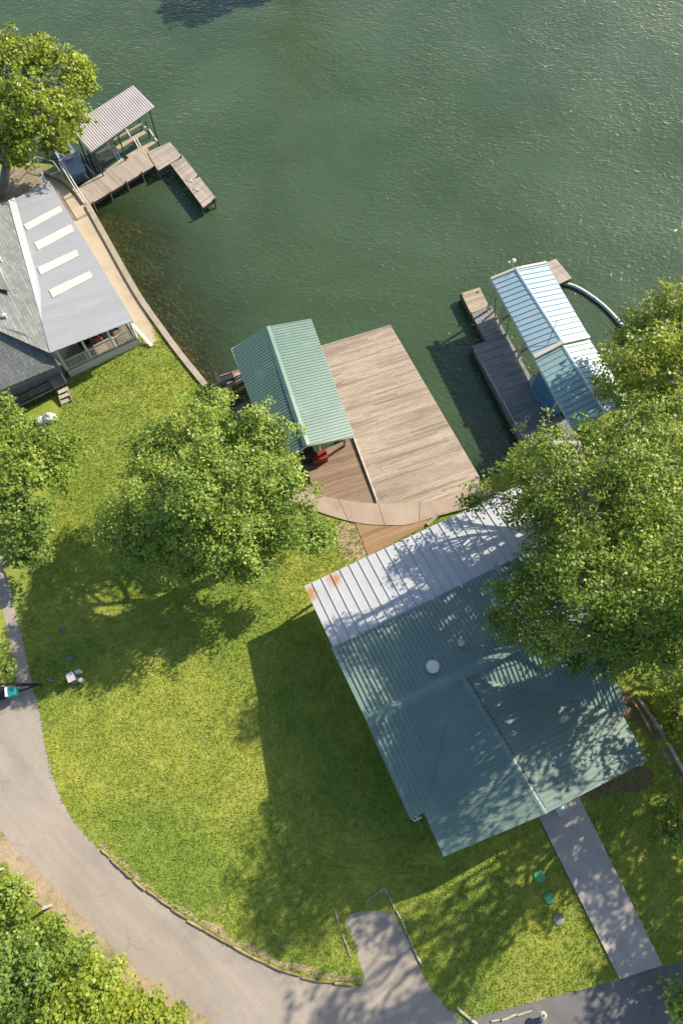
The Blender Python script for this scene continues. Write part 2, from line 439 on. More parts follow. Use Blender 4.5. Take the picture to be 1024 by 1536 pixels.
# ------------------------------------------------------------------ setting: ground, water, roads
def smooth(pts, k=6, wob=0, closed=False):
    """Catmull-Rom through 2d/3d points, with a slight natural wobble"""
    P = [np.asarray(p, float) for p in pts]; out = []
    for i in range(len(P) - 1):
        p0, p1, p2, p3 = P[max(i - 1, 0)], P[i], P[i + 1], P[min(i + 2, len(P) - 1)]
        for j in range(k):
            t = j / k
            q = .5 * ((2 * p1) + (p2 - p0) * t + (2 * p0 - 5 * p1 + 4 * p2 - p3) * t * t + (3 * p1 - p0 - 3 * p2 + p3) * t ** 3)
            if wob and (i or j): q = q + np.append(NP.normal(0, wob, 2), 0) if len(q) == 3 else q
            out.append(q)
    out.append(P[-1]); return out
def inside(x, y, poly):
    r = np.zeros(len(x), bool); n = len(poly)
    for i in range(n):
        x1, y1 = poly[i][0], poly[i][1]; x2, y2 = poly[(i + 1) % n][0], poly[(i + 1) % n][1]
        if y1 == y2: continue
        c = ((y1 > y) != (y2 > y)) & (x < (x2 - x1) * (y - y1) / (y2 - y1) + x1)
        r ^= c
    return r
def sheet(name, pts, mat, z, kind='structure'):
    """flat sheet, any outline; z per sheet"""
    mb = MB(); mb.v = [np.array((p[0], p[1], z)) for p in pts]
    a = sum(pts[i][0] * pts[(i + 1) % len(pts)][1] - pts[(i + 1) % len(pts)][0] * pts[i][1] for i in range(len(pts)))
    mb.face(list(range(len(pts))) if a > 0 else list(range(len(pts)))[::-1], .5)
    return tag(mb.build(name, mat), kind=kind)

shore_px = [(-120, 215), (-40, 235), (30, 244), (75, 246), (97, 258), (113, 281), (131, 308), (205, 440), (240, 490), (308, 577),
            (345, 612), (400, 690), (455, 742), (500, 760), (567, 772), (640, 768), (720, 722), (800, 690), (872, 652), (930, 560), (985, 500), (1060, 430), (1240, 260)]
shore = smooth(ats(shore_px, 0), 4, .03)
land = [np.array((-300, shore[0][1] + 25, 0))] + shore + [np.array((300, shore[-1][1] + 60, 0)), np.array((300, -300, 0)), np.array((-300, -300, 0))]
g = MB()
land2 = [np.array((p[0], p[1], 0.)) for p in land]
g.prism(land2, 1.6)
tag(g.build('lawn_ground', MAT['grass']), kind='structure')

SH = np.array([(p[0], p[1]) for p in shore])
def shore_dist(x, y):
    d = np.full(x.shape, 1e9)
    for a, b in zip(SH[:-1], SH[1:]):
        ab = b - a; t = np.clip(((x - a[0]) * ab[0] + (y - a[1]) * ab[1]) / (ab @ ab), 0, 1)
        d = np.minimum(d, np.hypot(x - a[0] - t * ab[0], y - a[1] - t * ab[1]))
    return d
def lump(x, y, s, seed):
    r_ = np.random.default_rng(seed); o = 0
    for k in range(7):
        f = s * (1.0 + .7 * k); a = r_.uniform(0, 6.28); ph = r_.uniform(0, 6.28)
        o = o + np.sin((x * cos(a) + y * sin(a)) * f + ph + 1.3 * np.sin((x * sin(a) - y * cos(a)) * f * .6)) / (1 + .6 * k)
    return o * .35
def bed_depth(x, y):
    d = shore_dist(x, y)
    p = at(60, 330); q = at(330, 560)
    c = at(225, 440, WATER); c2 = at(200, 345, WATER)
    shelf = np.exp(-(((x - c[0] - 1.) / 7.6) ** 2 + ((y - c[1] + 1.5) / 9) ** 2)) + .6 * np.exp(-(((x - c2[0]) / 4.5) ** 2 + ((y - c2[1]) / 4) ** 2))
    dep = .3 + d * .5 * (1.12 - .86 * np.clip(shelf, 0, 1)) + .25 * lump(x, y, .5, 3)
    right = np.clip((x - 2) / 6, 0, 1)
    return np.clip(dep + right * 1.0, .2, 6)
def grid(name, x0, x1, y0, y1, nx, ny, zfun, mat, attr=None):
    X, Y = np.meshgrid(np.linspace(x0, x1, nx), np.linspace(y0, y1, ny))
    Z = zfun(X, Y)
    v = np.stack([X, Y, Z], -1).reshape(-1, 3)
    i = np.arange((nx - 1) * (ny - 1)); r_, c_ = i // (nx - 1), i % (nx - 1); b = r_ * nx + c_
    f = np.stack([b, b + 1, b + nx + 1, b + nx], 1)
    me = bpy.data.meshes.new(name); me.from_pydata(v.tolist(), [], f.tolist())
    if attr:
        a = me.attributes.new(attr[0], 'FLOAT', 'POINT'); a.data.foreach_set('value', attr[1](X, Y).reshape(-1).astype(np.float32))
    me.materials.append(mat); me.polygons.foreach_set('use_smooth', np.ones(len(f), bool)); me.update()
    o = bpy.data.objects.new(name, me); COL.objects.link(o); return o
tag(grid('lake_bed', -60, 60, 5, 110, 240, 210, lambda x, y: WATER - bed_depth(x, y), MAT['bed']), kind='structure')
def shallow(x, y):
    return np.exp(-np.maximum(bed_depth(x, y) - .35, 0) / 1.5) * .8
tag(grid('lake_water', -60, 60, 5, 110, 240, 210, lambda x, y: np.full(x.shape, WATER), MAT['water'], ('shallow', shallow)), kind='structure')
o = sheet('lake_water', [(-2500, 110), (2500, 110), (2500, 3000), (-2500, 3000)], MAT['water'], WATER)

# driveway
lawn_edge = [(-60, 700), (-8, 800), (6, 850), (20, 905), (38, 975), (50, 1030), (60, 1070), (72, 1140), (102, 1218), (150, 1275), (215, 1333), (300, 1394), (400, 1448), (500, 1478), (541, 1479)]
pad_l = [(546, 1470), (538, 1435), (527, 1402), (517, 1380)]
pad_t = [(524, 1372), (560, 1366), (592, 1372)]
pad_r = [(603, 1395), (617, 1425), (640, 1472), (662, 1503), (690, 1530)]
low_edge = [(330, 1545), (290, 1512), (235, 1478), (180, 1430), (140, 1392), (95, 1345), (55, 1305), (15, 1262), (-30, 1200), (-120, 1080)]
drive = smooth(ats(lawn_edge, 0), 6, .02) + smooth(ats(pad_l, 0), 4, .03)[0:] + smooth(ats(pad_t, 0), 4, .04) + smooth(ats(pad_r, 0), 4, .03)
drive += [at(780, 1600), at(500, 1700)] + smooth(ats(low_edge, 0), 6, .05) + [at(-60, 1010), at(-30, 1012), at(8, 1030), at(26, 1024), at(21, 990), at(8, 930), at(-5, 880), at(-90, 720)]
sheet('driveway', drive, MAT['asphalt'], .008)
lot = ats([(676, 1545), (702, 1529), (760, 1513), (820, 1497), (880, 1482), (929, 1469), (993, 1449), (1060, 1432), (1300, 1370), (1300, 1700), (690, 1700)], 0)
sheet('asphalt_road', lot, MAT['asphalt_dark'], .012)
verge = smooth(ats([(-70, 1120), (0, 1212), (40, 1262), (80, 1302), (120, 1344), (165, 1390), (205, 1427), (258, 1472), (320, 1514), (360, 1546)], 0), 5, .06)
verge2 = smooth(ats([(300, 1560), (240, 1512), (185, 1470), (140, 1428), (100, 1392), (60, 1352), (20, 1310), (-20, 1275), (-90, 1200)], 0), 5, .12)
sheet('dirt_verge', verge + verge2, MAT['dirt'], .004)
curve_band = smooth(ats([(148, 1268), (215, 1327), (300, 1387), (400, 1441), (500, 1471), (543, 1468)], 0), 6, .04)
curve_in = smooth(ats([(540, 1462), (500, 1460), (400, 1429), (300, 1376), (215, 1317), (152, 1262)], 0), 6, .09)
sheet('bare_edge', curve_band + curve_in, MAT['dirt'], .005)

# concrete paths
sheet('lakeside_path', smooth(ats([(98, 282), (116, 297), (129, 312), (162, 370), (206, 448), (226, 482), (236, 512)], 0), 3) +
      smooth(ats([(222, 520), (190, 470), (120, 350), (70, 268), (60, 258)], 0), 3), MAT['tan_concrete'], .012)
walkway = MB(); walkway.prism(ats([(806, 1222), (868, 1196), (993, 1448), (929, 1469)], .10), .12)
tag(walkway.build('house_walkway', MAT['walk']), kind='structure')
def curb(p, q, z=.05): return None
bankp = smooth(ats([(-120, 225), (-40, 245), (30, 252), (75, 254), (97, 268), (100, 292)], 0), 4, .1) + ats([(80, 300), (40, 300), (-20, 310), (-120, 330)], 0)
sheet('rocky_bank', bankp, MAT['bank'], .006)
soil = smooth(ats([(868, 1190), (905, 1172), (935, 1150), (960, 1140), (978, 1165), (960, 1185), (920, 1192), (890, 1200)], 0), 4, .1)
sheet('bare_soil', soil, MAT['soil'], .004)
soil2 = smooth(ats([(925, 1030), (955, 1048), (985, 1085), (975, 1100), (950, 1082), (930, 1060)], 0), 4, .08)
sheet('bare_soil', soil2, MAT['soil'], .004)
strip = ats([(950, 1048), (962, 1048), (1000, 1105), (1060, 1215), (1050, 1222), (985, 1118)], 0)
sheet('gravel_strip', strip, MAT['dirt'], .006)

# curved concrete walk between the deck and the lawn
arc_top = smooth(ats([(425, 716), (462, 738), (500, 748), (535, 753), (567, 756), (610, 755), (660, 749), (712, 727)], .02), 5)
arc_bot = smooth(ats([(742, 742), (658, 773), (612, 787), (577, 788), (546, 786), (516, 780), (478, 768), (430, 748)], .02), 5)
cw = MB()
tops = [np.array((p[0], p[1], .085)) for p in arc_top]; bots = [np.array((p[0], p[1], .085)) for p in arc_bot][::-1]
nseg = len(tops) - 1; cutq = (0, 11, 20, 27, nseg)
for a_, b_ in zip(cutq[:-1], cutq[1:]):
    up_ = tops[a_:b_ + 1]; lo_ = bots[a_:b_ + 1]
    sh_ = .006
    cw.prism([p for p in up_] + [p for p in lo_[::-1]], .16, rnd.random())
    cw.mi = 1; cw.bar(up_[0] + (0, 0, .001), lo_[0] + (0, 0, .001), .03, .012); cw.mi = 0
tag(cw.build('curved_walk', [MAT['concrete'], MAT['bark']]), kind='structure')

bp = sheet('bare_soil', smooth(ats([(500, 792), (515, 783), (532, 786), (545, 812), (553, 832), (530, 842), (508, 822), (500, 792)], 0), 4, .1), MAT['dirt'], .004)
st_ = MB(); rg = random.Random(4)
for k in range(420):
    px_, py_ = rg.uniform(140, 345), rg.uniform(300, 590); p = at(px_, py_, WATER - .8); dep_ = float(bed_depth(np.array([p[0]]), np.array([p[1]]))[0])
    if dep_ > 2.0 or inside(np.array([p[0]]), np.array([p[1]]), land2)[0]: continue
    r_ = rg.uniform(.07, .26) ** 1.0; c_ = p * [1, 1, 0] + [0, 0, WATER - dep_ - r_ * .1]; a = rg.uniform(0, 6.28)
    ring = [np.array((cos(a + i * 1.05) * r_ * rg.uniform(.7, 1.3), sin(a + i * 1.05) * r_ * rg.uniform(.6, 1.1), 0)) for i in range(6)]
    b = len(st_.v); st_.v += [c_ + q for q in ring] + [c_ + q * .55 + (0, 0, r_ * .6) for q in ring]; t_ = rg.random()
    for i in range(6): st_.face([b + i, b + (i + 1) % 6, b + 6 + (i + 1) % 6, b + 6 + i], t_)
    st_.face([b + 6 + i for i in range(6)], t_)
tag(st_.build('lake_stones', M('lake_stones', (.34, .29, .19), (.16, .14, .08), 1.5, .9, .4, 12, tint=.5)), 'brown and grey stones on the shallow lake bed along the left seawall', 'stones', kind='stuff')
# ------------------------------------------------------------------ seawall
def strip_wall(mb, px, w, z, depth, t=.5):
    P = smooth(ats(px, z), 4)
    for a_, b_ in zip(P[:-1], P[1:]):
        d = nrm(b_ - a_); s_ = np.array((-d[1], d[0], 0)) * w / 2
        mb.prism([a_ - s_, b_ - s_, b_ + s_, a_ + s_], depth, rnd.uniform(.3, .7))
sw = thing('seawall', 'long low seawall with a pale flat cap between the left lawn and the lake', 'seawall', at(205, 440, 0))
m_ = MB(); strip_wall(m_, [(131, 306), (160, 358), (205, 438), (240, 489), (270, 530), (308, 577)], .42, .16, .08)
m_.build('cap', MAT['wallcap'], sw)
m_ = MB(); strip_wall(m_, [(131, 308), (160, 360), (205, 440), (240, 491), (270, 532), (308, 579)], .26, .078, 2.2)
m_.build('wall', MAT['concrete'], sw)
sw2 = thing('seawall', 'short grey curved seawall stub beside the shingled house roof under the top left tree', 'seawall', at(105, 275, 0))
m_ = MB(); strip_wall(m_, [(62, 256), (88, 264), (108, 280), (126, 303)], .22, .2, 2.0); m_.build('wall', MAT['concrete'], sw2)

# ------------------------------------------------------------------ main house
house = thing('green_roof_house', 'large house with ribbed dark green metal roof and rust-stained white porch roof', 'house', at(720, 1080, 0))
ZE, ZR = 3.8, 4.6
NW, SW = at(497, 972, ZE), at(615, 1228, ZE)
NE, SE = at(824, 812, ZE), at(941, 1064, ZE)
RW, RE = NW + (SW - NW) * .46 + (0, 0, ZR - ZE), NE + (SE - NE) * .46 + (0, 0, ZR - ZE)
RX = RW + (RE - RW) * ((at(697, 1021, ZR) - RW) @ nrm(RE - RW)) / np.linalg.norm(RE - RW)
WRS = at(817, 1221, ZR)
WSW, WSE = at(665, 1285, ZE), at(970, 1141, ZE)
IW = SW + (SE - SW) * .062; IE = SW + (SE - SW) * .965
ddn = nrm((RW - NW)); dds = nrm(SW - RW); dw = nrm(RW - RE)
IW = np.array((*(at(636, 1219, ZE)[:2]), ZE)); IE = np.array((*(at(931, 1069, ZE)[:2]), ZE))
mb = MB(); ribbed(mb, [NW, RW, RE, NE], NW - RW, .25, .085, .06); mb.build('roof', MAT['green_metal'], house)
mb = MB(); ribbed(mb, [RW, SW, IW, RX], SW - RW, .25, .085, .06); mb.build('roof', MAT['green_metal'], house)
mb = MB(); ribbed(mb, [RX, IE, SE, RE], SE - RE, .25, .085, .06); mb.build('roof', MAT['green_metal'], house)
wperp = nrm(WSW - WRS)
mb = MB(); ribbed(mb, [RX, IW, WSW, WRS], WSW - WRS, .25, .075, .05, dz=.012); mb.build('roof', MAT['green_metal'], house)
mb = MB(); ribbed(mb, [RX, WRS, WSE, IE], WSE - WRS, .25, .075, .05, dz=.012); mb.build('roof', MAT['green_metal'], house)
def ridge_cap(mb, a, b, left, right, w=.3, h=.055):
    """folded cap over a ridge from a to b; left/right = unit downslope directions"""
    up = np.array((0, 0, h))
    for d in (left, right):
        n_ = nrm(np.cross(b - a, d)); n_ = n_ if n_[2] > 0 else -n_
        mb.prism([a + up + n_ * .0, b + up, b + up * .6 + d * w, a + up * .6 + d * w], .025)
cap = MB(); ridge_cap(cap, RW, RE, nrm(NW - RW), nrm(SW - RW), .3); cap.build('ridge_cap', MAT['green_metal'], house)
cap = MB(); ridge_cap(cap, RX, WRS, nrm(WSW - WRS), nrm(WSE - WRS), .17); cap.build('ridge_cap', MAT['green_metal'], house)
zz = MB(); ce = nrm(WSE - WRS)
for k in range(69):
    cl_ = RX + (WRS - RX) * (.05 + .92 * k / 68) + ce * .165 + (0, 0, .052); hw = .012 if (k // 1) % 2 else .055
    zz.v += [cl_ - ce * .012, cl_ + ce * hw + (0, 0, -hw * .05)]
    if k: zz.face([2 * k - 2, 2 * k - 1, 2 * k + 1, 2 * k], .5)
zz.build('ridge_closure', MAT['dark'], house)
# white porch roof on the lake side
PNW, PNE = at(456, 879, 3.15), at(778, 728, 3.15)
PSW, PSE = NW + np.array((0, 0, -.07)), NE + np.array((0, 0, -.07))
k_ = nrm(RW - NW); PSW = PSW + nrm(PSE - PSW) * .10 + np.array((*(k_[:2] * .25), .0)); PSE = PSE + np.array((*(k_[:2] * .25), 0))
mb = MB(); ribbed(mb, [PNW, PSW, PSE, PNE], PNW - PSW, .58, .045, .05); mb.build('porch_roof', MAT['white_metal'], house)
# walls
def inset(poly, d):
    c = sum(poly) / len(poly); return [p + nrm(c - p) * d for p in poly]
w_ = MB(); q = inset([NW, SW, SE, NE], .75); w_.prism([np.array((p[0], p[1], ZE - .02)) for p in q], ZE - .02)
a1, a2, b1, b2 = q[0], q[1], q[2], q[3]
w_.build('wall', MAT['siding'], house)
w_ = MB(); q2 = inset([RX * [1, 1, 0] + [0, 0, ZE], IW, WSW, WSE, IE], .6)
w_.prism([np.array((p[0], p[1], ZE - .03)) for p in q2], ZE - .04); w_.build('wall', MAT['siding'], house)
gp_ = MB(); c1, c2 = q[0] + (0, 0, -.02), q[1] + (0, 0, -.02)
def gable_tri(a, b, top, t=.12):
    n_ = nrm(np.cross(b - a, (0, 0, 1))); m_ = MB(); m_.v = [a, b, top, a + n_ * t, b + n_ * t, top + n_ * t]
    for f in ((0, 1, 2), (5, 4, 3), (0, 3, 4, 1), (1, 4, 5, 2), (2, 5, 3, 0)): m_.face(list(f), .5)
    return m_
gable_tri(q[0], q[1], (RW + nrm(RE - RW) * .72) * [1, 1, 0] + [0, 0, ZR - .15]).build('gable_wall', MAT['siding'], house)
gable_tri(q2[2], q2[3], (WRS + nrm(RX - WRS) * .66) * [1, 1, 0] + [0, 0, ZR - .15]).build('gable_wall', MAT['siding'], house)
wd = nrm(SW - NW)
for f in (.25, .72):
    win = MB(); p = a1 + (a2 - a1) * f; p = np.array((p[0], p[1], 1.7)); e_ = nrm(a2 - a1) * [1, 1, 0]; o_ = nrm(np.cross(e_, (0, 0, 1)))
    if o_ @ (a1 - b2) < 0: o_ = -o_
    win.box(p + o_ * .03, e_ * .6, o_ * .05, (0, 0, .55)); wo = win.build('window', MAT['white'], house)
    gl_ = MB(); gl_.box(p + o_ * .085, e_ * .52, o_ * .01, (0, 0, .47)); gl_.build('pane', MAT['glass'], wo)
dr = MB(); pm = q2[2] + (q2[3] - q2[2]) * .60; e_ = nrm(q2[3] - q2[2]) * [1, 1, 0]; o_ = nrm(np.cross(e_, (0, 0, 1))); o_ = o_ if o_ @ (WRS - RX) > 0 else -o_
pm = np.array((pm[0], pm[1], 1.1)); dr.box(pm + o_ * .03, e_ * .48, o_ * .04, (0, 0, 1.02)); dro = dr.build('door', MAT['red'], house)
h_ = MB(); h_.tube([pm + o_ * .07 + e_ * .38, pm + o_ * .13 + e_ * .38], .03, 8); h_.build('handle', MAT['dark'], dro)
# porch posts, floor, rafters
for f in np.linspace(.05, .97, 6):
    p = PNW + (PNE - PNW) * f - nrm(PNW - PSW) * .25
    post = MB(); post.bar((p[0], p[1], 0), (p[0], p[1], p[2] - .07), .12, .12); post.build('porch_post', MAT['white'], house)
PD = nrm(PNE - PNW) * .8
fl = MB(); fl.prism([np.array((p[0], p[1], .12)) for p in (PNW + nrm(PSW - PNW) * .7 + PD, PSW + PD, PSE, PNE + nrm(PSE - PNE) * .3)], .1); fl.build('porch_floor', MAT['walk'], house)
fa = MB(); a_, b_ = PNW - nrm(PNW - PSW) * .02, PNE - nrm(PNW - PSW) * .02
fa.bar(a_ + (0, 0, -.13), b_ + (0, 0, -.13), .04, .14); fa.build('fascia', MAT['dark'], house)
for nm, (p, q_) in dict(a=(NW, RW), f=(RW, SW), b=(WSW, WSE), c=(IW, WSW), d=(WSE, IE), e=(SE, NE)).items():
    fa = MB(); fa.bar(p + (0, 0, -.12), q_ + (0, 0, -.12), .03, .13); fa.build('fascia', MAT['green_metal'], house)
# gutter downspout at the inner corner, roof vents
ds = MB(); c_ = at(623, 1224, 3.6)
ds.tube([c_ + (-.25, .15, 0), c_ + (.1, -.12, -.02), c_ + (.18, -.02, -.4), c_ + (.2, .25, -.6), c_ + (.2, .25, -3.55)], .05, 8)
ds.tube([c_ + (-.32, .02, .0), c_ + (-.05, -.22, 0), c_ + (.3, -.05, 0)], .035, 6)
ds.build('downspout', MAT['white'], house)
def on_plane(px, py, A, B, C):
    n_ = nrm(np.cross(B - A, C - A)); o_ = np.array((0, 0, H)); d_ = at(px, py, 0) - o_
    t_ = ((A - o_) @ n_) / (d_ @ n_); return o_ + d_ * t_
v_ = MB(); c_ = on_plane(648, 1001, NW, RW, RE)
v_.lathe(c_ + (0, 0, -.05), [(.16, 0), (.16, .22), (.15, .24)], 18)
v_.lathe(c_ + (0, 0, .18), [(.33, 0), (.35, .03), (.3, .09), (.18, .14), (.05, .16)], 24)
v_.build('roof_vent', MAT['white'], house, True)
v_ = MB(); c_ = on_plane(690, 967, NW, RW, RE); v_.lathe(c_ + (0, 0, -.05), [(.17, 0), (.12, .12), (.1, .35), (.16, .36), (.15, .42), (.05, .46)], 18); v_.build('roof_vent', MAT['galv'], house, True)
cs = MB(); c_ = at(840, 1214, .1)
e_, o2 = UX, np.array((-UX[1], UX[0], 0))
bx = thing('planter_box', 'small white open box standing on the walkway under the green south eave', 'box', c_)
cs.box(c_ + (0, 0, .2), e_ * .26, o2 * .015 + (0, 0, 0), (0, 0, .2)); cs.v[-8:] = [p - o2 * .2 for p in cs.v[-8:]]
cs.box(c_ + (0, 0, .2) + o2 * .2, e_ * .26, o2 * .015, (0, 0, .2)); cs.box(c_ + (0, 0, .2) - e_ * .245, e_ * .015, o2 * .185, (0, 0, .2)); cs.box(c_ + (0, 0, .2) + e_ * .245, e_ * .015, o2 * .185, (0, 0, .2))
cs.build('side_panels', MAT['white'], bx); so = MB(); so.box(c_ + (0, 0, .33), e_ * .23, o2 * .18, (0, 0, .02)); so.build('lid', MAT['white'], bx)

# wooden step deck between the curved walk and the porch
sd = thing('wooden_steps', 'low amber wood boards between curved concrete walk and white porch roof', 'wooden deck', at(580, 805, 0))
m_ = MB(); planks(m_, ats([(531, 780), (596, 782), (648, 772), (636, 790), (552, 834)], .045), UX, .15)
m_.v = m_.v; m_.build('boards', MAT['step_wood'], sd)
m_ = MB(); m_.bar(at(640, 788, .02), at(655, 774, .02), .2, .3); m_.bar(at(655, 774, .0), at(700, 762, .0), .15, .4); m_.build('side_beam', MAT['beam'], sd)

# ------------------------------------------------------------------ big deck, boathouse
deck = thing('lake_deck', 'broad weathered plank deck standing over the lake beside the green boathouse', 'deck', at(600, 620, 0))
D = [at(470, 522, .06), at(585, 487, .06), at(719, 716, .06), at(714, 748, .06), at(571, 774, .06), at(525, 640, .06)]
m_ = MB(); planks(m_, D, DU, .15, .009, .04, .004, 4.9); m_.build('boards', MAT['deck'], deck)
fr = MB()
for a_, b_ in ((D[0], D[1]), (D[1], D[2]), (D[5], D[4])):
    fr.bar(a_ + (0, 0, -.15), b_ + (0, 0, -.15), .06, .2)
fr.build('rim_joist', MAT['beam'], deck)
for f in (0.02, .25, .5, .75, .98):
    for base, to, s in ((D[1], D[2], -.12), (D[0], D[4], .4)):
        p = base + (to - base) * f; p = p + DU * s
        po = MB(); po.tube([(p[0], p[1], -4), (p[0], p[1], .0)], .12, 8); po.build('piling', MAT['bark'], deck)
ed = MB(); ed.bar(D[5] + (-.03, 0, -.02), at(566, 753, .0), .1, .17, .95); ed.build('edge_board', MAT['pale_log'], deck)

bh = thing('green_boathouse', 'open boathouse with light green ribbed gable roof beside the broad plank deck', 'boathouse', at(440, 590, 0))
be, br = 2.55, 3.5
LN, RN_, LS_, RS_ = at(347, 523, be), at(466, 478, be), at(414, 700, be), at(531, 655, be)
N0, S0 = at(400, 490, br), at(460, 668, br)
for a_, b_ in ((LN, LS_), (RN_, RS_)):
    mb = MB(); ribbed(mb, [N0, S0, b_, a_], a_ - N0, .215, .07, .035); mb.build('roof', MAT['boat_green'], bh)
cap = MB(); ridge_cap(cap, N0, S0, nrm(LN - N0), nrm(RN_ - N0), .24); cap.build('ridge_cap', MAT['boat_green'], bh)
tr = MB()
for a_, b_ in ((LN, LS_), (RN_, RS_), (LN, N0), (N0, RN_), (LS_, S0), (S0, RS_)): tr.bar(a_ + (0, 0, -.1), b_ + (0, 0, -.1), .04, .12)
tr.build('fascia', MAT['white'], bh)
for f in (.06, .5, .9):
    for a_, b_, c_ in ((LN, LS_, RN_), (RN_, RS_, LN)):
        p = a_ + (b_ - a_) * f + nrm(c_ - a_) * .35; po = MB(); po.bar((p[0], p[1], -.1 if f > .7 else -3.), (p[0], p[1], be - .02), .14, .14); po.build('post', MAT['beam'], bh)
bm = MB()
for f in (.06, .5, .9): 
    a_ = LN + (LS_ - LN) * f; b_ = RN_ + (RS_ - RN_) * f; bm.bar(a_ + (0, 0, -.08), b_ + (0, 0, -.08), .08, .16)
bm.build('tie_beam', MAT['beam'], bh)

ld = thing('boathouse_deck', 'darker brown stained plank deck at the south end of the green boathouse', 'deck', at(500, 710, 0))
LD = [at(455, 688, -.06), at(530, 655, -.06), at(570, 770, -.06), at(535, 762, -.06), at(500, 757, -.06), at(462, 745, -.06), at(420, 712, -.06)]
m_ = MB(); planks(m_, LD, DU, .15, .010, .04, .004, 3.2); m_.build('boards', MAT['deck_dark'], ld)
LD2 = [at(338, 586, -.25), at(372, 570, -.25), at(430, 720, -.25), at(395, 720, -.25)]
m_ = MB(); planks(m_, [at(300, 640, -.12), at(368, 602, -.12), at(430, 716, -.12), at(400, 730, -.12), at(350, 690, -.12)], DU, .15); m_.build('boards', MAT['deck_dark'], ld)
m_ = MB(); m_.bar(at(322, 594, -.05), at(362, 566, -.05), .26, .1, .8); m_.bar(at(352, 563, .05), at(372, 556, .05), .2, .08, .7); m_.build('edge_beam', MAT['wallcap'], ld)
m_ = MB(); m_.prism(ats([(463, 668), (480, 660), (486, 690), (466, 696)], .9), .04, .5); 
# red chest and upright board under the boathouse's end
ch = thing('storage_chest', 'red chest standing on the brown deck under the end of the green boathouse', 'chest', at(478, 692, 0))
c_ = at(479, 690, -.04); e1 = DU; e2 = np.array((-DU[1], DU[0], 0))
b_ = MB(); b_.box(c_ + (0, 0, .3), e1 * .5, e2 * .28, (0, 0, .3)); b_.build('chest_body', MAT['red'], ch)
b_ = MB(); b_.box(c_ + (0, 0, .63), e1 * .53, e2 * .31, (0, 0, .03)); b_.build('lid', MAT['red'], ch)
h_ = MB(); h_.bar(c_ + (0, 0, .5) - e2 * .3 - e1 * .1, c_ + (0, 0, .5) - e2 * .3 + e1 * .1, .03, .03); h_.build('handle', MAT['dark'], ch)
pb = thing('leaning_board', 'pale upright board leaning by the red chest under the green boathouse', 'board', at(481, 676, 0))
b_ = MB(); b_.bar(at(481, 684, -.04), at(479, 668, .9), .3, .04); b_.build('board', MAT['pale_log'], pb)
cb = thing('dark_box', 'dark box behind the red chest at the green boathouse', 'cabinet', at(466, 690, 0))  # plain dark box filling the spot behind the chest
c_ = at(462, 686, -.04); b_ = MB(); b_.box(c_ + (0, 0, .5), e1 * .4, e2 * .4, (0, 0, .5)); b_.build('dark_box_body', MAT['dark'], cb)
b_ = MB(); b_.box(c_ + (0, 0, .5) - e2 * .415, e1 * .36, e2 * .012, (0, 0, .44)); b_.build('door', MAT['black'], cb)

# black deck chair at the boathouse's west edge
lc = thing('lounge_chair', 'black reclined chair by the water at the west edge of the green boathouse', 'chair', at(340, 575, -.3))
c_ = at(341, 572, -.1); ax = nrm(at(358, 566, -.1) - at(330, 576, -.1)); sx = np.array((-ax[1], ax[0], 0))
s_ = MB(); s_.box(c_ + (0, 0, .35), ax * .5, sx * .3, (0, 0, .03)); s_.build('seat', MAT['dark'], lc)
s_ = MB(); p = c_ - ax * .5 + (0, 0, .35); s_.bar(p, p - ax * .3 + (0, 0, 1.0) + sx * .1, .62, .05); s_.build('backrest', MAT['black'], lc)
for i in (-1, 1):
    s_ = MB(); s_.bar(c_ - ax * .55 + sx * .32 * i + (0, 0, .58), c_ + ax * .4 + sx * .32 * i + (0, 0, .58), .07, .04); s_.build('armrest', MAT['black'], lc)
    for j in (-.45, .42):
        s_ = MB(); q_ = c_ + ax * j + sx * .28 * i; s_.bar(q_ + (0, 0, -.1), q_ + (0, 0, .57), .05, .05); s_.build('leg', MAT['black'], lc)
pf = thing('landing_stage', 'tiny timber landing under the black chair at the seawall end', 'landing', at(335, 580, -.2))
s_ = MB(); planks(s_, ats([(322, 584), (330, 562), (366, 552), (372, 566)], -.2), DU, .15); s_.build('boards', MAT['deck_dark'], pf)
for q_ in ((326, 580), (332, 566), (362, 556), (366, 564)):
    s_ = MB(); p = at(*q_, -.24); s_.tube([p, p - (0, 0, 2)], .08, 8); s_.build('piling', MAT['bark'], pf)

# ------------------------------------------------------------------ left house
lh = thing('grey_roof_house', 'house with grey shingles and lakeside porch roof bearing four pale strips', 'house', at(60, 480, 0))
PE, PT = 3.1, 3.8
A0, A1 = at(75, 272, PE), at(200, 480, PE)         # lakeside eave
B0, B1 = at(13, 301, PT), at(76, 530, PT)          # high edge, under the pale flashing
mb = MB(); ribbed(mb, [A0, A1, B1, B0], B0 - A0, .2, .05, .022); mb.build('porch_roof', MAT['grey_metal'], lh)
f_ = MB(); n_ = nrm(A0 - B0); f_.prism([B0 + (0, 0, .035), B1 + (0, 0, .035), B1 + n_ * .55 + (0, 0, .035), B0 + n_ * .55 + (0, 0, .035)], .02); f_.build('flashing', MAT['flash'], lh)
PL = planar([A0, A1, B1, B0])[:3]
for q in (((36, 338), (91, 309), (95, 317), (42, 346)), ((52, 365), (107, 337), (112, 347), (58, 376)), ((57, 402), (115, 375), (119, 384), (62, 413)), ((74, 436), (135, 407), (140, 416), (80, 447))):
    PP = [on_plane(x, y, *PL) + (0, 0, .05) for x, y in q]
    sp = MB(); sp.prism(PP, .045); sp.build('light_strip', MAT['sky_panel'], lh)
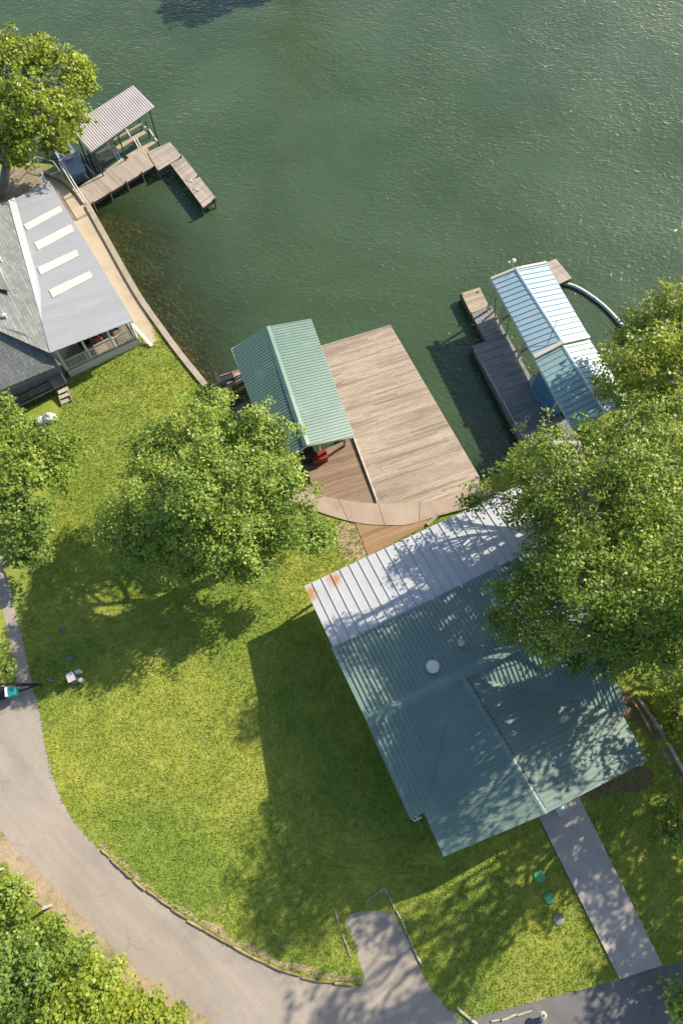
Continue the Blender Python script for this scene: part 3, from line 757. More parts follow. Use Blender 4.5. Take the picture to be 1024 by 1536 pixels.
# shingled main roof
HE = 3.2
S1 = at(91, 543, HE); S0 = at(-70, 616, HE); hipt = at(43, 507, 4.15)
R0, R1 = at(-95, 330, 6.4), at(-60, 470, 6.4)
mb = MB(); 
B0x, B1x = B0 + (0, 0, -.02), B1 + (0, 0, -.02)
mb.prism(planar([B0x, B1x, R1, R0]), .08); mb.build('roof', MAT['shingle'], lh)
mb = MB(); mb.prism(planar([S1, S0, R1, hipt]), .08); mb.build('roof', MAT['shingle'], lh)
mb = MB(); mb.prism(planar([B1x, S1 + (.02, .02, 0), hipt]), .08); mb.build('roof', MAT['shingle'], lh)
mb = MB(); mb.prism(planar([R0, R1, S0 + (-3, 2, 0), at(-190, 380, HE)]), .08); mb.build('roof', MAT['shingle'], lh)
# dormers
def dormer(p_tip, p_l, p_l2, z, name='dormer'):
    """small dormer: a triangular roof with blue glazing in its south face"""
    tip = at(*p_tip, z); l = at(*p_l, z + .25); l2 = at(*p_l2, z + .9)
    m_ = MB(); m_.prism([tip, l, l2], .1); r_ = m_.build('dormer', MAT['shingle'], lh)
    w_ = MB(); a_, b_ = tip + (-.25, .05, -.08), l + (0, .12, -.1)
    w_.v = [a_, b_, b_ + (.0, 0, -1.5), a_ + (0, 0, -.3)]; w_.face([0, 1, 2, 3], .5); nn = (0, .1, 0)
    w_.v += [p + nn for p in w_.v]; w_.face([7, 6, 5, 4], .5)
    for i in range(4): w_.face([i, i + 4, (i + 1) % 4 + 4, (i + 1) % 4], .5)
    w_.build('wall', MAT['greysiding'], r_)
    g_ = MB(); c_ = b_ * .72 + a_ * .28; g_.box(c_ + (0, -.03, -.62), nrm(b_ - a_) * [.7, .7, 0], (0, .02, 0), (0, 0, .34)); g_.build('window', MAT['window_sky_reflection'], r_)
dormer((43, 508), (-40, 510), (-60, 470), 4.45)
dormer((15, 436), (-4, 398), (-60, 420), 5.0)
for (x, y) in ((2, 392), (10, 477)):
    v_ = MB(); c_ = on_plane(x, y, B0, B1, R1); v_.lathe(c_ + (0, 0, -.05), [(.09, 0), (.09, .34), (.14, .36), (.12, .42)], 12); v_.build('roof_vent', MAT['white'], lh)
# porch: floor, skirt, posts, railing
FZ = .75
P1, P2, P3 = at(101, 557, FZ), at(208, 507, FZ), at(92, 320, FZ)
dirf = nrm(P2 - P1); dirl = nrm(A0 - A1) * [1, 1, 0]; dirl = nrm(dirl)
P2b = P2 + dirl * 17; P1b = P1 + dirl * 17
m_ = MB(); planks(m_, [P1, P2, P2b, P1b], dirl, .14); m_.build('porch_floor', MAT['dock_wood_b'], lh)
m_ = MB(); m_.prism([P1 + (0, 0, -.05), P2 + (0, 0, -.05), P2b + (0, 0, -.05), P1b + (0, 0, -.05)], FZ - .05); m_.build('skirt_wall', MAT['siding'], lh)
mwall = MB(); w1 = P1 + dirl * 1.9 + nrm(P1 - P2) * .2; m_.v
mwall.prism([np.array((p[0], p[1], 3.1)) for p in (P1 - dirf * .3 + dirl * .3, P1 + dirf * 1.4 + dirl * 2.4, P1b + dirf * 1.4, P1b - dirf * 5, P1 - dirf * 5.5 + dirl * .8)], 3.1); mwall.build('wall', MAT['greysiding'], lh)
for f in (.0, .33, .66, 1.):
    p = P1 + (P2 - P1) * f - nrm(dirf) * (.1 if f == 1 else -.08) + dirl * .1
    m_ = MB(); zt = PT - .65 + (PE - PT) * f * .75 + .35; m_.bar((p[0], p[1], FZ), (p[0], p[1], min(zt, 3.05)), .12, .12); m_.build('porch_post', MAT['white'], lh)
for k in range(1, 5):
    p = P2 + dirl * 3.9 * k - dirf * .1; m_ = MB(); m_.bar((p[0], p[1], FZ), (p[0], p[1], 3.0), .12, .12); m_.build('porch_post', MAT['white'], lh)
def railing(a, b, h=.95, n=None, mat='white', parent=None, name='railing'):
    L = np.linalg.norm(b - a); n = n or int(L / .16); m_ = MB()
    m_.bar(a + (0, 0, h), b + (0, 0, h), .09, .05); m_.bar(a + (0, 0, .1), b + (0, 0, .1), .06, .05)
    for i in range(n + 1):
        p = a + (b - a) * i / n; m_.bar(p + (0, 0, .02 if i % 10 == 0 else .1), p + (0, 0, h - .02), .08 if i % 10 == 0 else .04, .08 if i % 10 == 0 else .04)
    return m_.build(name, MAT[mat], parent)
railing(P1 + dirl * .08, P2 + dirl * .08 - dirf * .1, parent=lh)
railing(P2 - dirf * .12 + dirl * .1, P2b - dirf * .12, parent=lh)
railing(P1 + dirl * .1 + dirf * .05, P1 + dirl * 1.6 + dirf * .05, parent=lh)
m_ = MB(); m_.bar(P2 + dirf * .12 + dirl * 1.2 + (0, 0, .1), at(228, 519, .06), .22, .12); m_.build('ramp_stringer', MAT['white'], lh)
# porch furniture in the shade
for (x, y, nm, mt, lb) in ((145, 502, 'armchair', 'red', 'red cushioned armchair on the shaded porch of the grey roofed house'), (127, 514, 'armchair', 'black', 'dark armchair left of the red one on the shaded porch'), (168, 491, 'armchair', 'dark', 'dark grey armchair right of the red one on the porch')):
    c_ = at(x, y, FZ + .4); c_[2] = FZ; t_ = thing(nm, lb, 'armchair', c_, 'armchairs on the porch')
    q = MB(); q.box(c_ + (0, 0, .38), dirf * .32, dirl * .32, (0, 0, .08)); q.build('seat', MAT[mt], t_)
    q = MB(); q.box(c_ + (0, 0, .72) + dirl * .3, dirf * .34, dirl * .07, (0, 0, .34)); q.build('backrest', MAT[mt], t_)
    for s_ in (-1, 1):
        q = MB(); q.box(c_ + (0, 0, .56) + dirf * .36 * s_, dirf * .05, dirl * .32, (0, 0, .05)); q.build('armrest', MAT[mt], t_)
        for s2 in (-1, 1):
            q = MB(); p = c_ + dirf * .33 * s_ + dirl * .28 * s2; q.bar(p, p + (0, 0, .52), .05, .05); q.build('leg', MAT['dark'], t_)
# side deck with dark railing and stairs (south of the shingled eave)
sdk = thing('side_deck', 'shaded dark deck with slatted railing under the shingled eave of the left house', 'deck', at(50, 600, 0))
Q1, Q2 = at(101, 574, .6), at(12, 618, .6); dq = nrm(Q2 - Q1); nq = np.array((-dq[1], dq[0], 0)); nq = nq if nq[1] > 0 else -nq
m_ = MB(); planks(m_, [Q1, Q2, Q2 + nq * 2.6, Q1 + nq * 2.6], dq, .14); m_.build('boards', MAT['dock_wood'], sdk)
m_ = MB()
for i in range(12):
    p = Q1 + (Q2 - Q1) * (i + .5) / 12; m_.bar((p[0], p[1], 0), (p[0], p[1], .55), .1, .1)
m_.build('skirt_posts', MAT['dark'], sdk)
railing(Q1 + dq * 1.0 + nq * .06, Q2 + nq * .06, .9, None, 'dark', sdk)
railing(Q1 + nq * .06, Q1 + nq * .8, .9, 5, 'greysiding', sdk)
st = thing('deck_stairs', 'pale three step stairs leading off the side deck onto the lawn', 'stairs', at(95, 595, 0))
for i in range(3):
    p = at(86 + 2.5 * i, 586 + 7.5 * i, .45 - .17 * i); p2 = at(101 + 2.5 * i, 579.5 + 7.5 * i, .45 - .17 * i); nn_ = -nq * .36
    m_ = MB(); m_.prism([p, p2, p2 + nn_ * .86, p + nn_ * .86], .05); m_.build('tread', MAT['pale_log'], st)
for (x, y) in ((86, 586), (101, 579)):
    m_ = MB(); p = at(x, y, .36); p3 = at(x + 8, y + 23, .0); m_.bar(p, p3 + (0, 0, .05), .05, .2); m_.build('stringer', MAT['beam'], st)
rk = thing('garden_rock', 'large white rock on the lawn by the left tree and deck stairs', 'rock', at(72, 628, 0))
def rock(c, rx, ry, rz, seed):
    m_ = MB(); r_ = random.Random(seed); n1, n2 = 12, 7; b = 0
    for i in range(n2 + 1):
        th = pi * i / n2
        for k in range(n1):
            a = 2 * pi * k / n1; s = 1 + r_.uniform(-.16, .16)
            m_.v.append(np.asarray(c, float) + np.array((rx * sin(th) * cos(a) * s, ry * sin(th) * sin(a) * s, rz * cos(th) * s)))
    for i in range(n2):
        for k in range(n1):
            k2 = (k + 1) % n1; m_.face([i * n1 + k, (i + 1) * n1 + k, (i + 1) * n1 + k2, i * n1 + k2], .5)
    return m_
m_ = rock(at(75, 627, .2), .5, .34, .42, 2); m_.build('boulder', MAT['rock'], rk)
m_ = rock(at(62, 631, .1), .42, .28, .26, 5); m_.build('boulder', MAT['rock'], rk)

# ------------------------------------------------------------------ top left dock
DZ = -.1
d1 = thing('boat_dock', 'weathered grey plank dock with an L-shaped finger pier by the ridged roof boat shelter', 'dock', at(200, 270, DZ))
dv = np.array((-D1[1], D1[0], 0))
W = [at(131, 309, DZ), at(236, 246, DZ), at(221, 221, DZ), at(112, 283, DZ)]
m_ = MB(); planks(m_, W, dv, .15, .012, .05, .006); m_.build('boards', MAT['dock_wood'], d1)
W2 = [at(237, 256, DZ + .06), at(273, 234, DZ + .06), at(255, 213, DZ + .06), at(221, 228, DZ + .06)]
d2 = nrm(W2[1] - W2[2])
m_ = MB(); planks(m_, W2, np.array((D1[0], D1[1], 0)), .15, .012, .05, .006); m_.build('boards', MAT['dock_wood'], d1)
W3 = [at(255, 245, DZ), at(305, 311, DZ), at(324, 297, DZ), at(273, 232, DZ)]
m_ = MB(); planks(m_, W3, nrm(W3[2] - W3[1]), .15, .012, .05, .006); m_.build('boards', MAT['dock_wood'], d1)
fr = MB()
for a_, b_ in ((W[0], W[1]), (W2[0], W2[1]), (W2[1], W2[2]), (W3[0], W3[1]), (W3[1], W3[2]), (W3[2], W3[3])): fr.bar(a_ + (0, 0, -.16), b_ + (0, 0, -.16), .06, .2)
fr.build('rim_joist', MAT['dark'], d1)
for q in ((140, 305), (165, 290), (190, 274), (213, 260), (237, 256), (272, 236), (256, 248), (282, 282), (303, 311), (322, 299), (297, 265)):
    p = at(*q, DZ); po = MB(); po.tube([(p[0], p[1], -4.), (p[0], p[1], DZ + .16)], .07, 8); po.build('piling', MAT['bark'], d1)
for q in ((285, 270), (295, 283)):
    c_ = MB(); p = at(*q, DZ + .05); c_.tube([p + (-.25, .12, 0), p + (-.1, .05, .1), p + (.1, -.05, .1), p + (.22, -.2, 0)], .03, 6); c_.build('cleat', MAT['white'], d1)
# shelter
s1 = thing('boat_shelter', 'boat shelter with ridged pinkish grey metal roof on slender dark posts', 'boat shelter', at(170, 210, DZ))
r = [at(103, 190, 2.6), at(200, 128, 2.75), at(232, 160, 2.6), at(137, 228, 2.45)]
r = planar(r)
mb = MB(); ribbed(mb, r, r[3] - r[0], .20, .10, .035); mb.build('roof', MAT['galv'], s1)
for f, g_ in ((.05, .93), (.42, .93), (.93, .93), (.05, .06), (.5, .06), (.93, .06)):
    a_ = r[0] + (r[1] - r[0]) * f; b_ = r[3] + (r[2] - r[3]) * f; p = a_ + (b_ - a_) * g_
    po = MB(); po.tube([(p[0], p[1], -3.5), (p[0], p[1], p[2] - .06)], .055, 8); po.build('post', MAT['dark'], s1)
fr = MB()
for a_, b_ in ((r[0], r[1]), (r[3], r[2]), (r[0], r[3]), (r[1], r[2])):
    c_ = sum(r) / 4; fr.bar(a_ + nrm(c_ - a_) * .2 + (0, 0, -.1), b_ + nrm(c_ - b_) * .2 + (0, 0, -.1), .08, .1)
fr.build('roof_frame', MAT['dark'], s1)
# lift bunks
lf = thing('boat_lift', 'boat lift with two long timber bunks and white arms beneath the ridged roof', 'boat lift', at(190, 215, -.5))
for (x0, y0, x1, y1, z, w) in ((148, 240, 218, 198, -.1, .42), (140, 229, 213, 186, .1, .16), (192, 236, 232, 213, -.15, .42), (158, 256, 186, 240, -.3, .36)):
    m_ = MB(); m_.bar(at(x0, y0, z), at(x1, y1, z), w, .12, .9 if w > .3 else .5); m_.build('bunk', MAT['beam'], lf)
for (x0, y0, z0, x1, y1, z1) in ((170, 226, .1, 181, 246, -.35), (174, 224, .1, 184, 244, -.35), (201, 208, .1, 211, 227, -.35), (205, 207, .1, 214, 225, -.35), (159, 208, .8, 166, 224, .1), (187, 190, .8, 196, 205, .1), (145, 230, .3, 165, 218, .3), (142, 226, .3, 146, 236, .2), (224, 194, .5, 236, 212, -.1)):
    m_ = MB(); m_.bar(at(x0, y0, z0), at(x1, y1, z1), .09, .09); m_.build('lift_arm', MAT['white'], lf)
for (x0, y0, x1, y1) in ((118, 250, 133, 268), (128, 246, 142, 262)):
    m_ = MB(); m_.bar(at(x0, y0, -.15), at(x1, y1, -.15), .12, .1); m_.build('guide_beam', MAT['greysiding'], lf)
for q in ((125, 240), (135, 236), (221, 192)):
    p = at(*q, 0); m_ = MB(); m_.tube([(p[0], p[1], -3), (p[0], p[1], .6)], .06, 8); m_.build('lift_post', MAT['dark'], lf)
fl = MB(); p = at(219, 193, -.1); fl.lathe(p + (0, 0, -.15), [(.02, 0), (.16, .05), (.2, .16), (.16, .27), (.03, .32)], 14); fl.build('buoy', MAT['white'], lf, True)
# handrail along the seawall
hr = thing('handrail', 'pair of long white metal handrails sloping beside the dock and the house roof', 'handrail', at(112, 280, 0))
for dx in (-2.2, 2.2):
    m_ = MB(); m_.tube([at(91 + dx, 243, .95), at(110 + dx, 275, .95), at(130 + dx, 306, .95)], .045, 8); m_.build('rail', MAT['white'], hr)
    for f in (0, .5, 1):
        m_ = MB(); p = at(92 + dx + 37.5 * f, 246 + 59 * f, .95); m_.tube([(p[0], p[1], -.6), p], .035, 8); m_.build('rail_post', MAT['white'], hr)
ra = thing('bank_railing', 'thin bent grey railing on the rocky bank below the top left tree', 'railing', at(70, 245, 0))
m_ = MB(); m_.tube([at(40, 250, .9), at(54, 235, .9), at(80, 242, .9), at(90, 256, .9), at(76, 262, .7)], .04, 7); m_.build('rail', MAT['galv'], ra)
for q in ((54, 235), (80, 242), (90, 256)):
    m_ = MB(); p = at(*q, .9); m_.tube([(p[0], p[1], -.4), p], .035, 7); m_.build('rail_post', MAT['galv'], ra)
# small blue-grey boat under the tree
sb = thing('jon_boat', 'small bluish grey flat boat with dark seat gear, tied between handrail and boat shelter', 'boat', at(106, 243, WATER))
c_ = at(106, 243, -.35); ax = nrm(at(118, 266, -.35) - at(86, 213, -.35)); sx = np.array((-ax[1], ax[0], 0))
hull = MB()
sec = [(-2.3, .45, .35), (-1.9, .7, .1), (0, .78, 0), (1.7, .74, 0), (2.0, .7, .02)]
ring = []
for (u, hw, zb) in sec:
    b = len(hull.v); ring.append(b)
    hull.v += [c_ + ax * u - sx * hw + (0, 0, .45), c_ + ax * u - sx * hw * .8 + (0, 0, -.5 + zb), c_ + ax * u + sx * hw * .8 + (0, 0, -.5 + zb), c_ + ax * u + sx * hw + (0, 0, .45),
               c_ + ax * u + sx * (hw - .08) + (0, 0, .42), c_ + ax * u - sx * (hw - .08) + (0, 0, .42)]
for i in range(len(ring) - 1):
    for k in range(6):
        k2 = (k + 1) % 6; hull.face([ring[i] + k, ring[i] + k2, ring[i + 1] + k2, ring[i + 1] + k], .5)
hull.face([ring[0] + k for k in range(6)], .5); hull.face([ring[-1] + k for k in range(6)][::-1], .5)
hull.build('hull', MAT['bluegrey'], sb)
for u, mt in ((-.5, 'black'), (.05, 'white')):
    q = MB(); q.box(c_ + ax * u + (0, 0, .52), ax * .18, sx * .34, (0, 0, .08)); q.box(c_ + ax * (u + .2) + (0, 0, .72), ax * .05, sx * .3, (0, 0, .22)); q.build('seat', MAT[mt], sb)
q = MB(); q.tube([c_ + ax * -1.7 + sx * .3 + (0, 0, .45), c_ + ax * -1.7 + sx * .3 + (0, 0, 1.2), c_ + ax * -1.2 + sx * .1 + (0, 0, 1.25)], .03, 6); q.build('rail', MAT['white'], sb)
q = MB(); q.box(c_ + ax * -.9 + (0, 0, .5), ax * .25, sx * .2, (0, 0, .12)); q.build('motor_cover', MAT['black'], sb)
lt = thing('lamp_post', 'small white lamp on a bent pole on the bank under the top left tree', 'lamp post', at(20, 252, 0))
q = MB(); q.tube([at(23, 254, 0), at(20, 246, 1.4), at(15, 240, 2.0)], .035, 7); q.build('pole', MAT['white'], lt)
q = MB(); q.lathe(at(12, 237, 1.9), [(.05, 0), (.2, .05), (.22, .2), (.1, .28)], 12); q.build('lamp_head', MAT['white'], lt)
fp = thing('fishing_pole', 'thin fishing rod leaning off the dock corner by the L-shaped pier', 'fishing rod', at(271, 236, 0))
q = MB(); q.tube([at(272, 235, DZ + .1), at(274, 226, .9), at(275, 212, 1.8)], [.02, .014, .008], 5); q.tube([at(275, 212, 1.8), at(283, 238, -.5)], .006, 4); q.build('rod', MAT['white'], fp)

# ------------------------------------------------------------------ right dock and boathouse
RZ = -.2
rd = thing('right_dock', 'shaded grey plank dock with stepped finger along the pale blue boathouse', 'dock', at(750, 560, RZ))
rv = nrm(at(757, 502, RZ) - at(707, 519, RZ)); 
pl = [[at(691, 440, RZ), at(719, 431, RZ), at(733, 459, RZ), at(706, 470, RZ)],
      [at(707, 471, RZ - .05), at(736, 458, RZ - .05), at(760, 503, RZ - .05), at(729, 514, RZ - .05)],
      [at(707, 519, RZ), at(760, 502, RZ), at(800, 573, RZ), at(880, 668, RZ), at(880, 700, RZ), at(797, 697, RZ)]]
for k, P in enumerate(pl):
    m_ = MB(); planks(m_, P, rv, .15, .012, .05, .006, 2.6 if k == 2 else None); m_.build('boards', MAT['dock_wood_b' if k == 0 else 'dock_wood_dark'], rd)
fr = MB()
for a_, b_ in ((pl[0][0], pl[0][3]), (pl[0][0], pl[0][1]), (pl[1][0], pl[1][3]), (pl[2][0], pl[2][5]), (pl[2][0], pl[2][1]), (pl[2][1], pl[2][2])): fr.bar(a_ + (0, 0, -.2), b_ + (0, 0, -.2), .08, .32)
fr.build('rim_joist', MAT['bark'], rd)
m_ = MB(); m_.bar(at(724, 548, RZ + .1), at(806, 697, RZ + .1), .1, .1); 
for f in np.linspace(0, 1, 9): p = at(724 + 82 * f, 548 + 149 * f, RZ); m_.bar(p, p + (0, 0, .12), .14, .14)
m_.build('edge_rail', MAT['dock_wood'], rd)
for q in ((693, 442), (706, 470), (716, 438), (708, 522), (737, 575), (768, 633), (790, 683), (757, 502), (735, 462)):
    p = at(*q, RZ); po = MB(); po.tube([(p[0], p[1], -4.), (p[0], p[1], RZ + .06)], .08, 8); po.build('piling', MAT['bark'], rd)
pb = MB(); 
rb = thing('blue_boathouse', 'long boathouse with pale blue and white gable roofs, cream edges, partly under the right tree', 'boathouse', at(820, 540, RZ))
be, br = 2.8, 3.25
LA, RA_, NA = at(735, 417, be), at(818, 393, be), at(772, 402, br)
LB, RB_, NB = at(802, 538, be), at(884, 507, be), at(844, 516, br)
for a_, b_ in ((LA, LB), (RA_, RB_)):
    mb = MB(); ribbed(mb, [NA, NB, b_, a_], a_ - NA, .42, .045, .06); mb.build('roof', MAT['blue_metal'], rb)
dz = np.array((0, 0, -.12))
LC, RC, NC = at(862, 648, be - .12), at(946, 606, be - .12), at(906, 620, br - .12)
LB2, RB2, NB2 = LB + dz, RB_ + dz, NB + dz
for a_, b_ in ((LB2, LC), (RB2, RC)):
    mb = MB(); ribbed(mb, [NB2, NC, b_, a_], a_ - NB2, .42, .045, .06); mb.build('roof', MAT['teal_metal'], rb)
cap = MB(); ridge_cap(cap, NA, NB, nrm(LA - NA), nrm(RA_ - NA), .11); cap.build('ridge_cap', MAT['blue_metal'], rb)
cap = MB(); ridge_cap(cap, NB2, NC, nrm(LB2 - NB2), nrm(RB2 - NB2), .11); cap.build('ridge_cap', MAT['blue_metal'], rb)
tr = MB(); al = nrm(NB - NA)
for s_, e_, w in ((NA, LA, .16), (NA, RA_, .16), (NB, LB, .26), (NB, RB_, .26)):
    n_ = nrm(np.cross(e_ - s_, al)); n_ = n_ if n_[2] > 0 else -n_
    o_ = al * (w / 2 if s_ is NA else -w / 2)
    tr = MB(); tr.bar(s_ + o_ + n_ * .03, e_ + o_ + n_ * .03, w, .1); tr.build('edge_trim', MAT['cream'], rb)
fa = MB()
for a_, b_ in ((LA, LB), (RA_, RB_), (LB2, LC), (RB2, RC)): fa.bar(a_ + (0, 0, -.11), b_ + (0, 0, -.11), .04, .12)
fa.build('fascia', MAT['white'], rb)
for (a_, b_, c_, fs) in ((LA, LB, RA_, (.06, .32, .75)), (RA_, RB_, LA, (.04, .5, .96))):
    for f in fs:
        p = a_ + (b_ - a_) * f + nrm(c_ - a_) * .2; po = MB(); po.bar((p[0], p[1], -3.5), (p[0], p[1], be - .04), .13, .13); po.build('post', MAT['cream'], rb)
# enclosed shed under the teal part
iw = nrm(RB2 - LB2) * [1, 1, 0]; il = nrm(LC - LB2)
wa = [LB2 + iw * .42 + il * .35, LB2 + iw * .42 + il * 3.0, RB2 - iw * .3 + il * 3.0, RB2 - iw * .3 + il * .35]
m_ = MB(); m_.prism([np.array((p[0], p[1], be - .14)) for p in wa], be - .14 - RZ); m_.build('wall', MAT['blue_wall'], rb)
m_ = MB(); 
for i in range(1, 22): 
    p = wa[0] + (wa[1] - wa[0]) * i / 22 - iw * .012; m_.bar((p[0], p[1], RZ + .02), (p[0], p[1], be - .3), .03, .03)
m_.build('siding_ribs', MAT['blue_wall'], rb)
for p in (wa[0], wa[1]):
    m_ = MB(); m_.bar((p[0] - iw[0] * .03, p[1] - iw[1] * .03, RZ), (p[0] - iw[0] * .03, p[1] - iw[1] * .03, be - .2), .1, .1); m_.build('corner_board', MAT['cream'], rb)
m_ = MB(); p = on_plane(820, 518, NB, LB, NA); m_.tube([p + (-.0, 0, 0), p + (.45, 1.1, 1.1)], .02, 5); m_.build('antenna', MAT['dark'], rb)
m_ = MB(); p = at(782, 399, br - .1); m_.tube([p, p + (.03, 0, 1.0)], .02, 5); m_.build('antenna', MAT['galv'], rb)
m_ = MB(); p = at(768, 402, br - .2); m_.tube([p, p + (0, .2, .35)], .03, 6); m_.lathe(p + (0, .2, .3), [(.06, 0), (.16, .1), (.15, .24), (.05, .3)], 12); m_.lathe(p + (-.25, .18, .2), [(.05, 0), (.12, .08), (.1, .18)], 10); m_.build('floodlight', MAT['white'], rb)
# diagonal braces
for (x0, y0, z0, x1, y1, z1) in ((742, 447, 1.6, 742, 478, -.1), (755, 455, 1.6, 749, 480, -.1), (765, 470, 1.4, 758, 505, -.1)):
    m_ = MB(); m_.bar(at(x0, y0, z0), at(x1, y1, z1), .06, .06); m_.build('brace', MAT['beam'], rb)
m_ = MB(); m_.bar(at(727, 478, RZ + .12), at(746, 462, RZ + .16), .1, .08); m_.build('dock_brace', MAT['dark'], rd)
# swim platform, floating pipe
sp = thing('swim_platform', 'small lilac grey plank platform at the lake end of the pale blue boathouse', 'platform', at(838, 408, RZ))
P = [at(805, 400, RZ), at(833, 388, RZ), at(857, 417, RZ), at(828, 430, RZ)]
m_ = MB(); planks(m_, P, nrm(P[1] - P[0]), .15, .01, .05, .004); m_.build('boards', MAT['dock_wood'], sp)
m_ = MB()
for i in range(4): m_.bar(P[i] + (0, 0, -.15), P[(i + 1) % 4] + (0, 0, -.15), .06, .2)
m_.build('rim_joist', MAT['bark'], sp)
for p in P[1:]:
    po = MB(); q = p + nrm(sum(P) / 4 - p) * .15; po.tube([(q[0], q[1], -4.), (q[0], q[1], RZ - .02)], .1, 8); po.build('piling', MAT['bark'], sp)
fp = thing('floating_pipe', 'long curved white pipe floating from the swim platform toward the tree', 'pipe', at(885, 445, WATER))
m_ = MB(); m_.tube(smooth(ats([(846, 425), (862, 430), (880, 440), (905, 459), (926, 481), (948, 510)], WATER + .12), 4), .13, 9); m_.build('pipe', MAT['white'], fp, True)
for f in (.2, .5, .8):
    m_ = MB(); P_ = smooth(ats([(846, 425), (862, 430), (880, 440), (905, 459), (926, 481), (948, 510)], WATER + .12), 10); i = int(f * (len(P_) - 2)); m_.tube([P_[i], P_[i + 1]], .15, 9); m_.build('collar', MAT['galv'], fp)
# bits on the dock
ld_ = thing('folded_ladder', 'pale metal ladder lying on the shaded dock beside the blue wall', 'ladder', at(806, 585, RZ))
a_, b_ = at(797, 572, RZ + .06), at(812, 602, RZ + .06); s_ = np.cross(nrm(b_ - a_), (0, 0, 1)) * .2
for q in (-1, 1):
    m_ = MB(); m_.bar(a_ + s_ * q, b_ + s_ * q, .05, .05); m_.build('ladder_rail', MAT['galv'], ld_)
for f in np.linspace(.08, .92, 6):
    m_ = MB(); p = a_ + (b_ - a_) * f; m_.tube([p - s_, p + s_], .02, 6); m_.build('rung', MAT['galv'], ld_)
bk = thing('bucket', 'pale bucket near the outer edge of the shaded right dock', 'bucket', at(789, 631, RZ))
p = at(789, 631, RZ); m_ = MB(); m_.lathe(p, [(.14, 0), (.18, .36), (.155, .36), (.13, .05)], 14); m_.build('bucket_body', MAT['white'], bk); m_ = MB(); m_.tube([p + (-.18, 0, .34), p + (-.1, -.2, .38), p + (.1, -.2, .38), p + (.18, 0, .34)], .012, 5); m_.build('handle', MAT['dark'], bk)
hc = thing('coiled_hose', 'coiled grey hose lying on the shaded right dock beside the bucket', 'hose', at(783, 641, RZ))
p = at(784, 641, RZ + .05); m_ = MB(); m_.tube([p + (cos(a) * (.28 - .006 * i), sin(a) * (.28 - .006 * i), .0 + .004 * i) for i, a in enumerate(np.linspace(0, 5 * pi, 40))], .028, 6); m_.build('hose_coil', MAT['galv'], hc)
ht = thing('dock_cylinder', 'light blue round tank beside the ladder on the shaded dock', 'tank', at(797, 573, RZ))
p = at(797, 572, RZ); m_ = MB(); m_.lathe(p, [(.17, 0), (.2, .05), (.2, .5), (.12, .6), (.05, .66)], 16); m_.build('tank_body', MAT['blue_metal'], ht); m_ = MB(); m_.lathe(p + (0, 0, .66), [(.06, 0), (.06, .1)], 10); m_.build('valve', MAT['dark'], ht)

# ------------------------------------------------------------------ yard things
def timbers(px, L, w, h, mat, label, group, name, z=0, dropout=0, jit=.04):
    P = smooth(ats(px, z), 8); S = [0]
    for a_, b_ in zip(P[:-1], P[1:]): S.append(S[-1] + np.linalg.norm(b_ - a_))
    def pt(s): return np.array([np.interp(s, S, [p[i] for p in P]) for i in range(3)])
    s = 0
    while s < S[-1] - .2:
        l = L * rnd.uniform(.75, 1.25); e = min(s + l, S[-1])
        if rnd.random() >= dropout and e - s > .25:
            a_, b_ = pt(s + .02), pt(e - .02); j = np.array((rnd.uniform(-jit, jit), rnd.uniform(-jit, jit), 0)); j2 = np.array((rnd.uniform(-jit, jit), rnd.uniform(-jit, jit), 0))
            r_ = w / 2 * rnd.uniform(.85, 1.15); m_ = MB(); zc = np.array((0, 0, h * .4))
            k = [.0, .3, .7, 1.]; m_.tube([a_ + j + (b_ + j2 - a_ - j) * q + zc + NP.normal(0, .008, 3) for q in k], [r_ * .92, r_, r_ * rnd.uniform(.9, 1.05), r_ * .9], 8, rnd.random())
            o = m_.build(name, MAT[mat], None); 
            c = (a_ + b_) / 2; off = [float(v) for v in (c[0], c[1], 0)]
            for v in o.data.vertices: v.co -= __import__('mathutils').Vector(off)
            o.location = off
            tag(o, label, 'timber', group)
        s = e
timbers([(152, 1275), (215, 1331), (300, 1391), (400, 1445), (470, 1470), (530, 1477)], .8, .13, .12, 'log', 'rounded tan edging timber in the row along the curved driveway edge of the lawn', 'edging timbers along the driveway', 'edging_timber')
timbers([(515, 1374), (540, 1358), (576, 1331)], 1.0, .09, .09, 'pale_log', 'thin pale driftwood log edging the far end of the small parking pad', 'driftwood at the head of the parking pad', 'driftwood_log', dropout=.1)
timbers([(576, 1331), (592, 1362), (607, 1392), (620, 1425), (636, 1453)], .55, .10, .10, 'pale_log', 'short pale driftwood log in the row right of the small parking pad', 'driftwood right of the parking pad', 'driftwood_log', jit=.03)
timbers([(502, 1366), (508, 1388)], 1.0, .08, .08, 'pale_log', 'pale driftwood log at the left corner of the parking pad', None, 'driftwood_log')
timbers([(512, 1400), (518, 1418), (527, 1436)], 3.0, .08, .08, 'pale_log', 'longest thin driftwood log on the grass left of the parking pad', None, 'driftwood_log')
timbers([(684, 1510), (695, 1523), (716, 1537)], .8, .14, .14, 'pale_log', 'pale driftwood log on the lawn corner between driveway and dark asphalt', 'driftwood at the lawn corner', 'driftwood_log')
timbers([(735, 1533), (790, 1519), (800, 1514)], .7, .11, .11, 'pale_log', 'pale driftwood log lying along the lawn edge of dark asphalt', 'driftwood along the asphalt', 'driftwood_log', dropout=.3)
po = thing('bollard', 'pale wooden bollard post with round top at the dark asphalt edge', 'post', at(807, 1513, 0))
p = at(812, 1530, 0); q = at(806, 1510, .65); m_ = MB(); m_.tube([(p[0], p[1], 0), (p[0] - .05, p[1] + .3, .5)], [.12, .1], 10); m_.build('post', MAT['pale_log'], po)
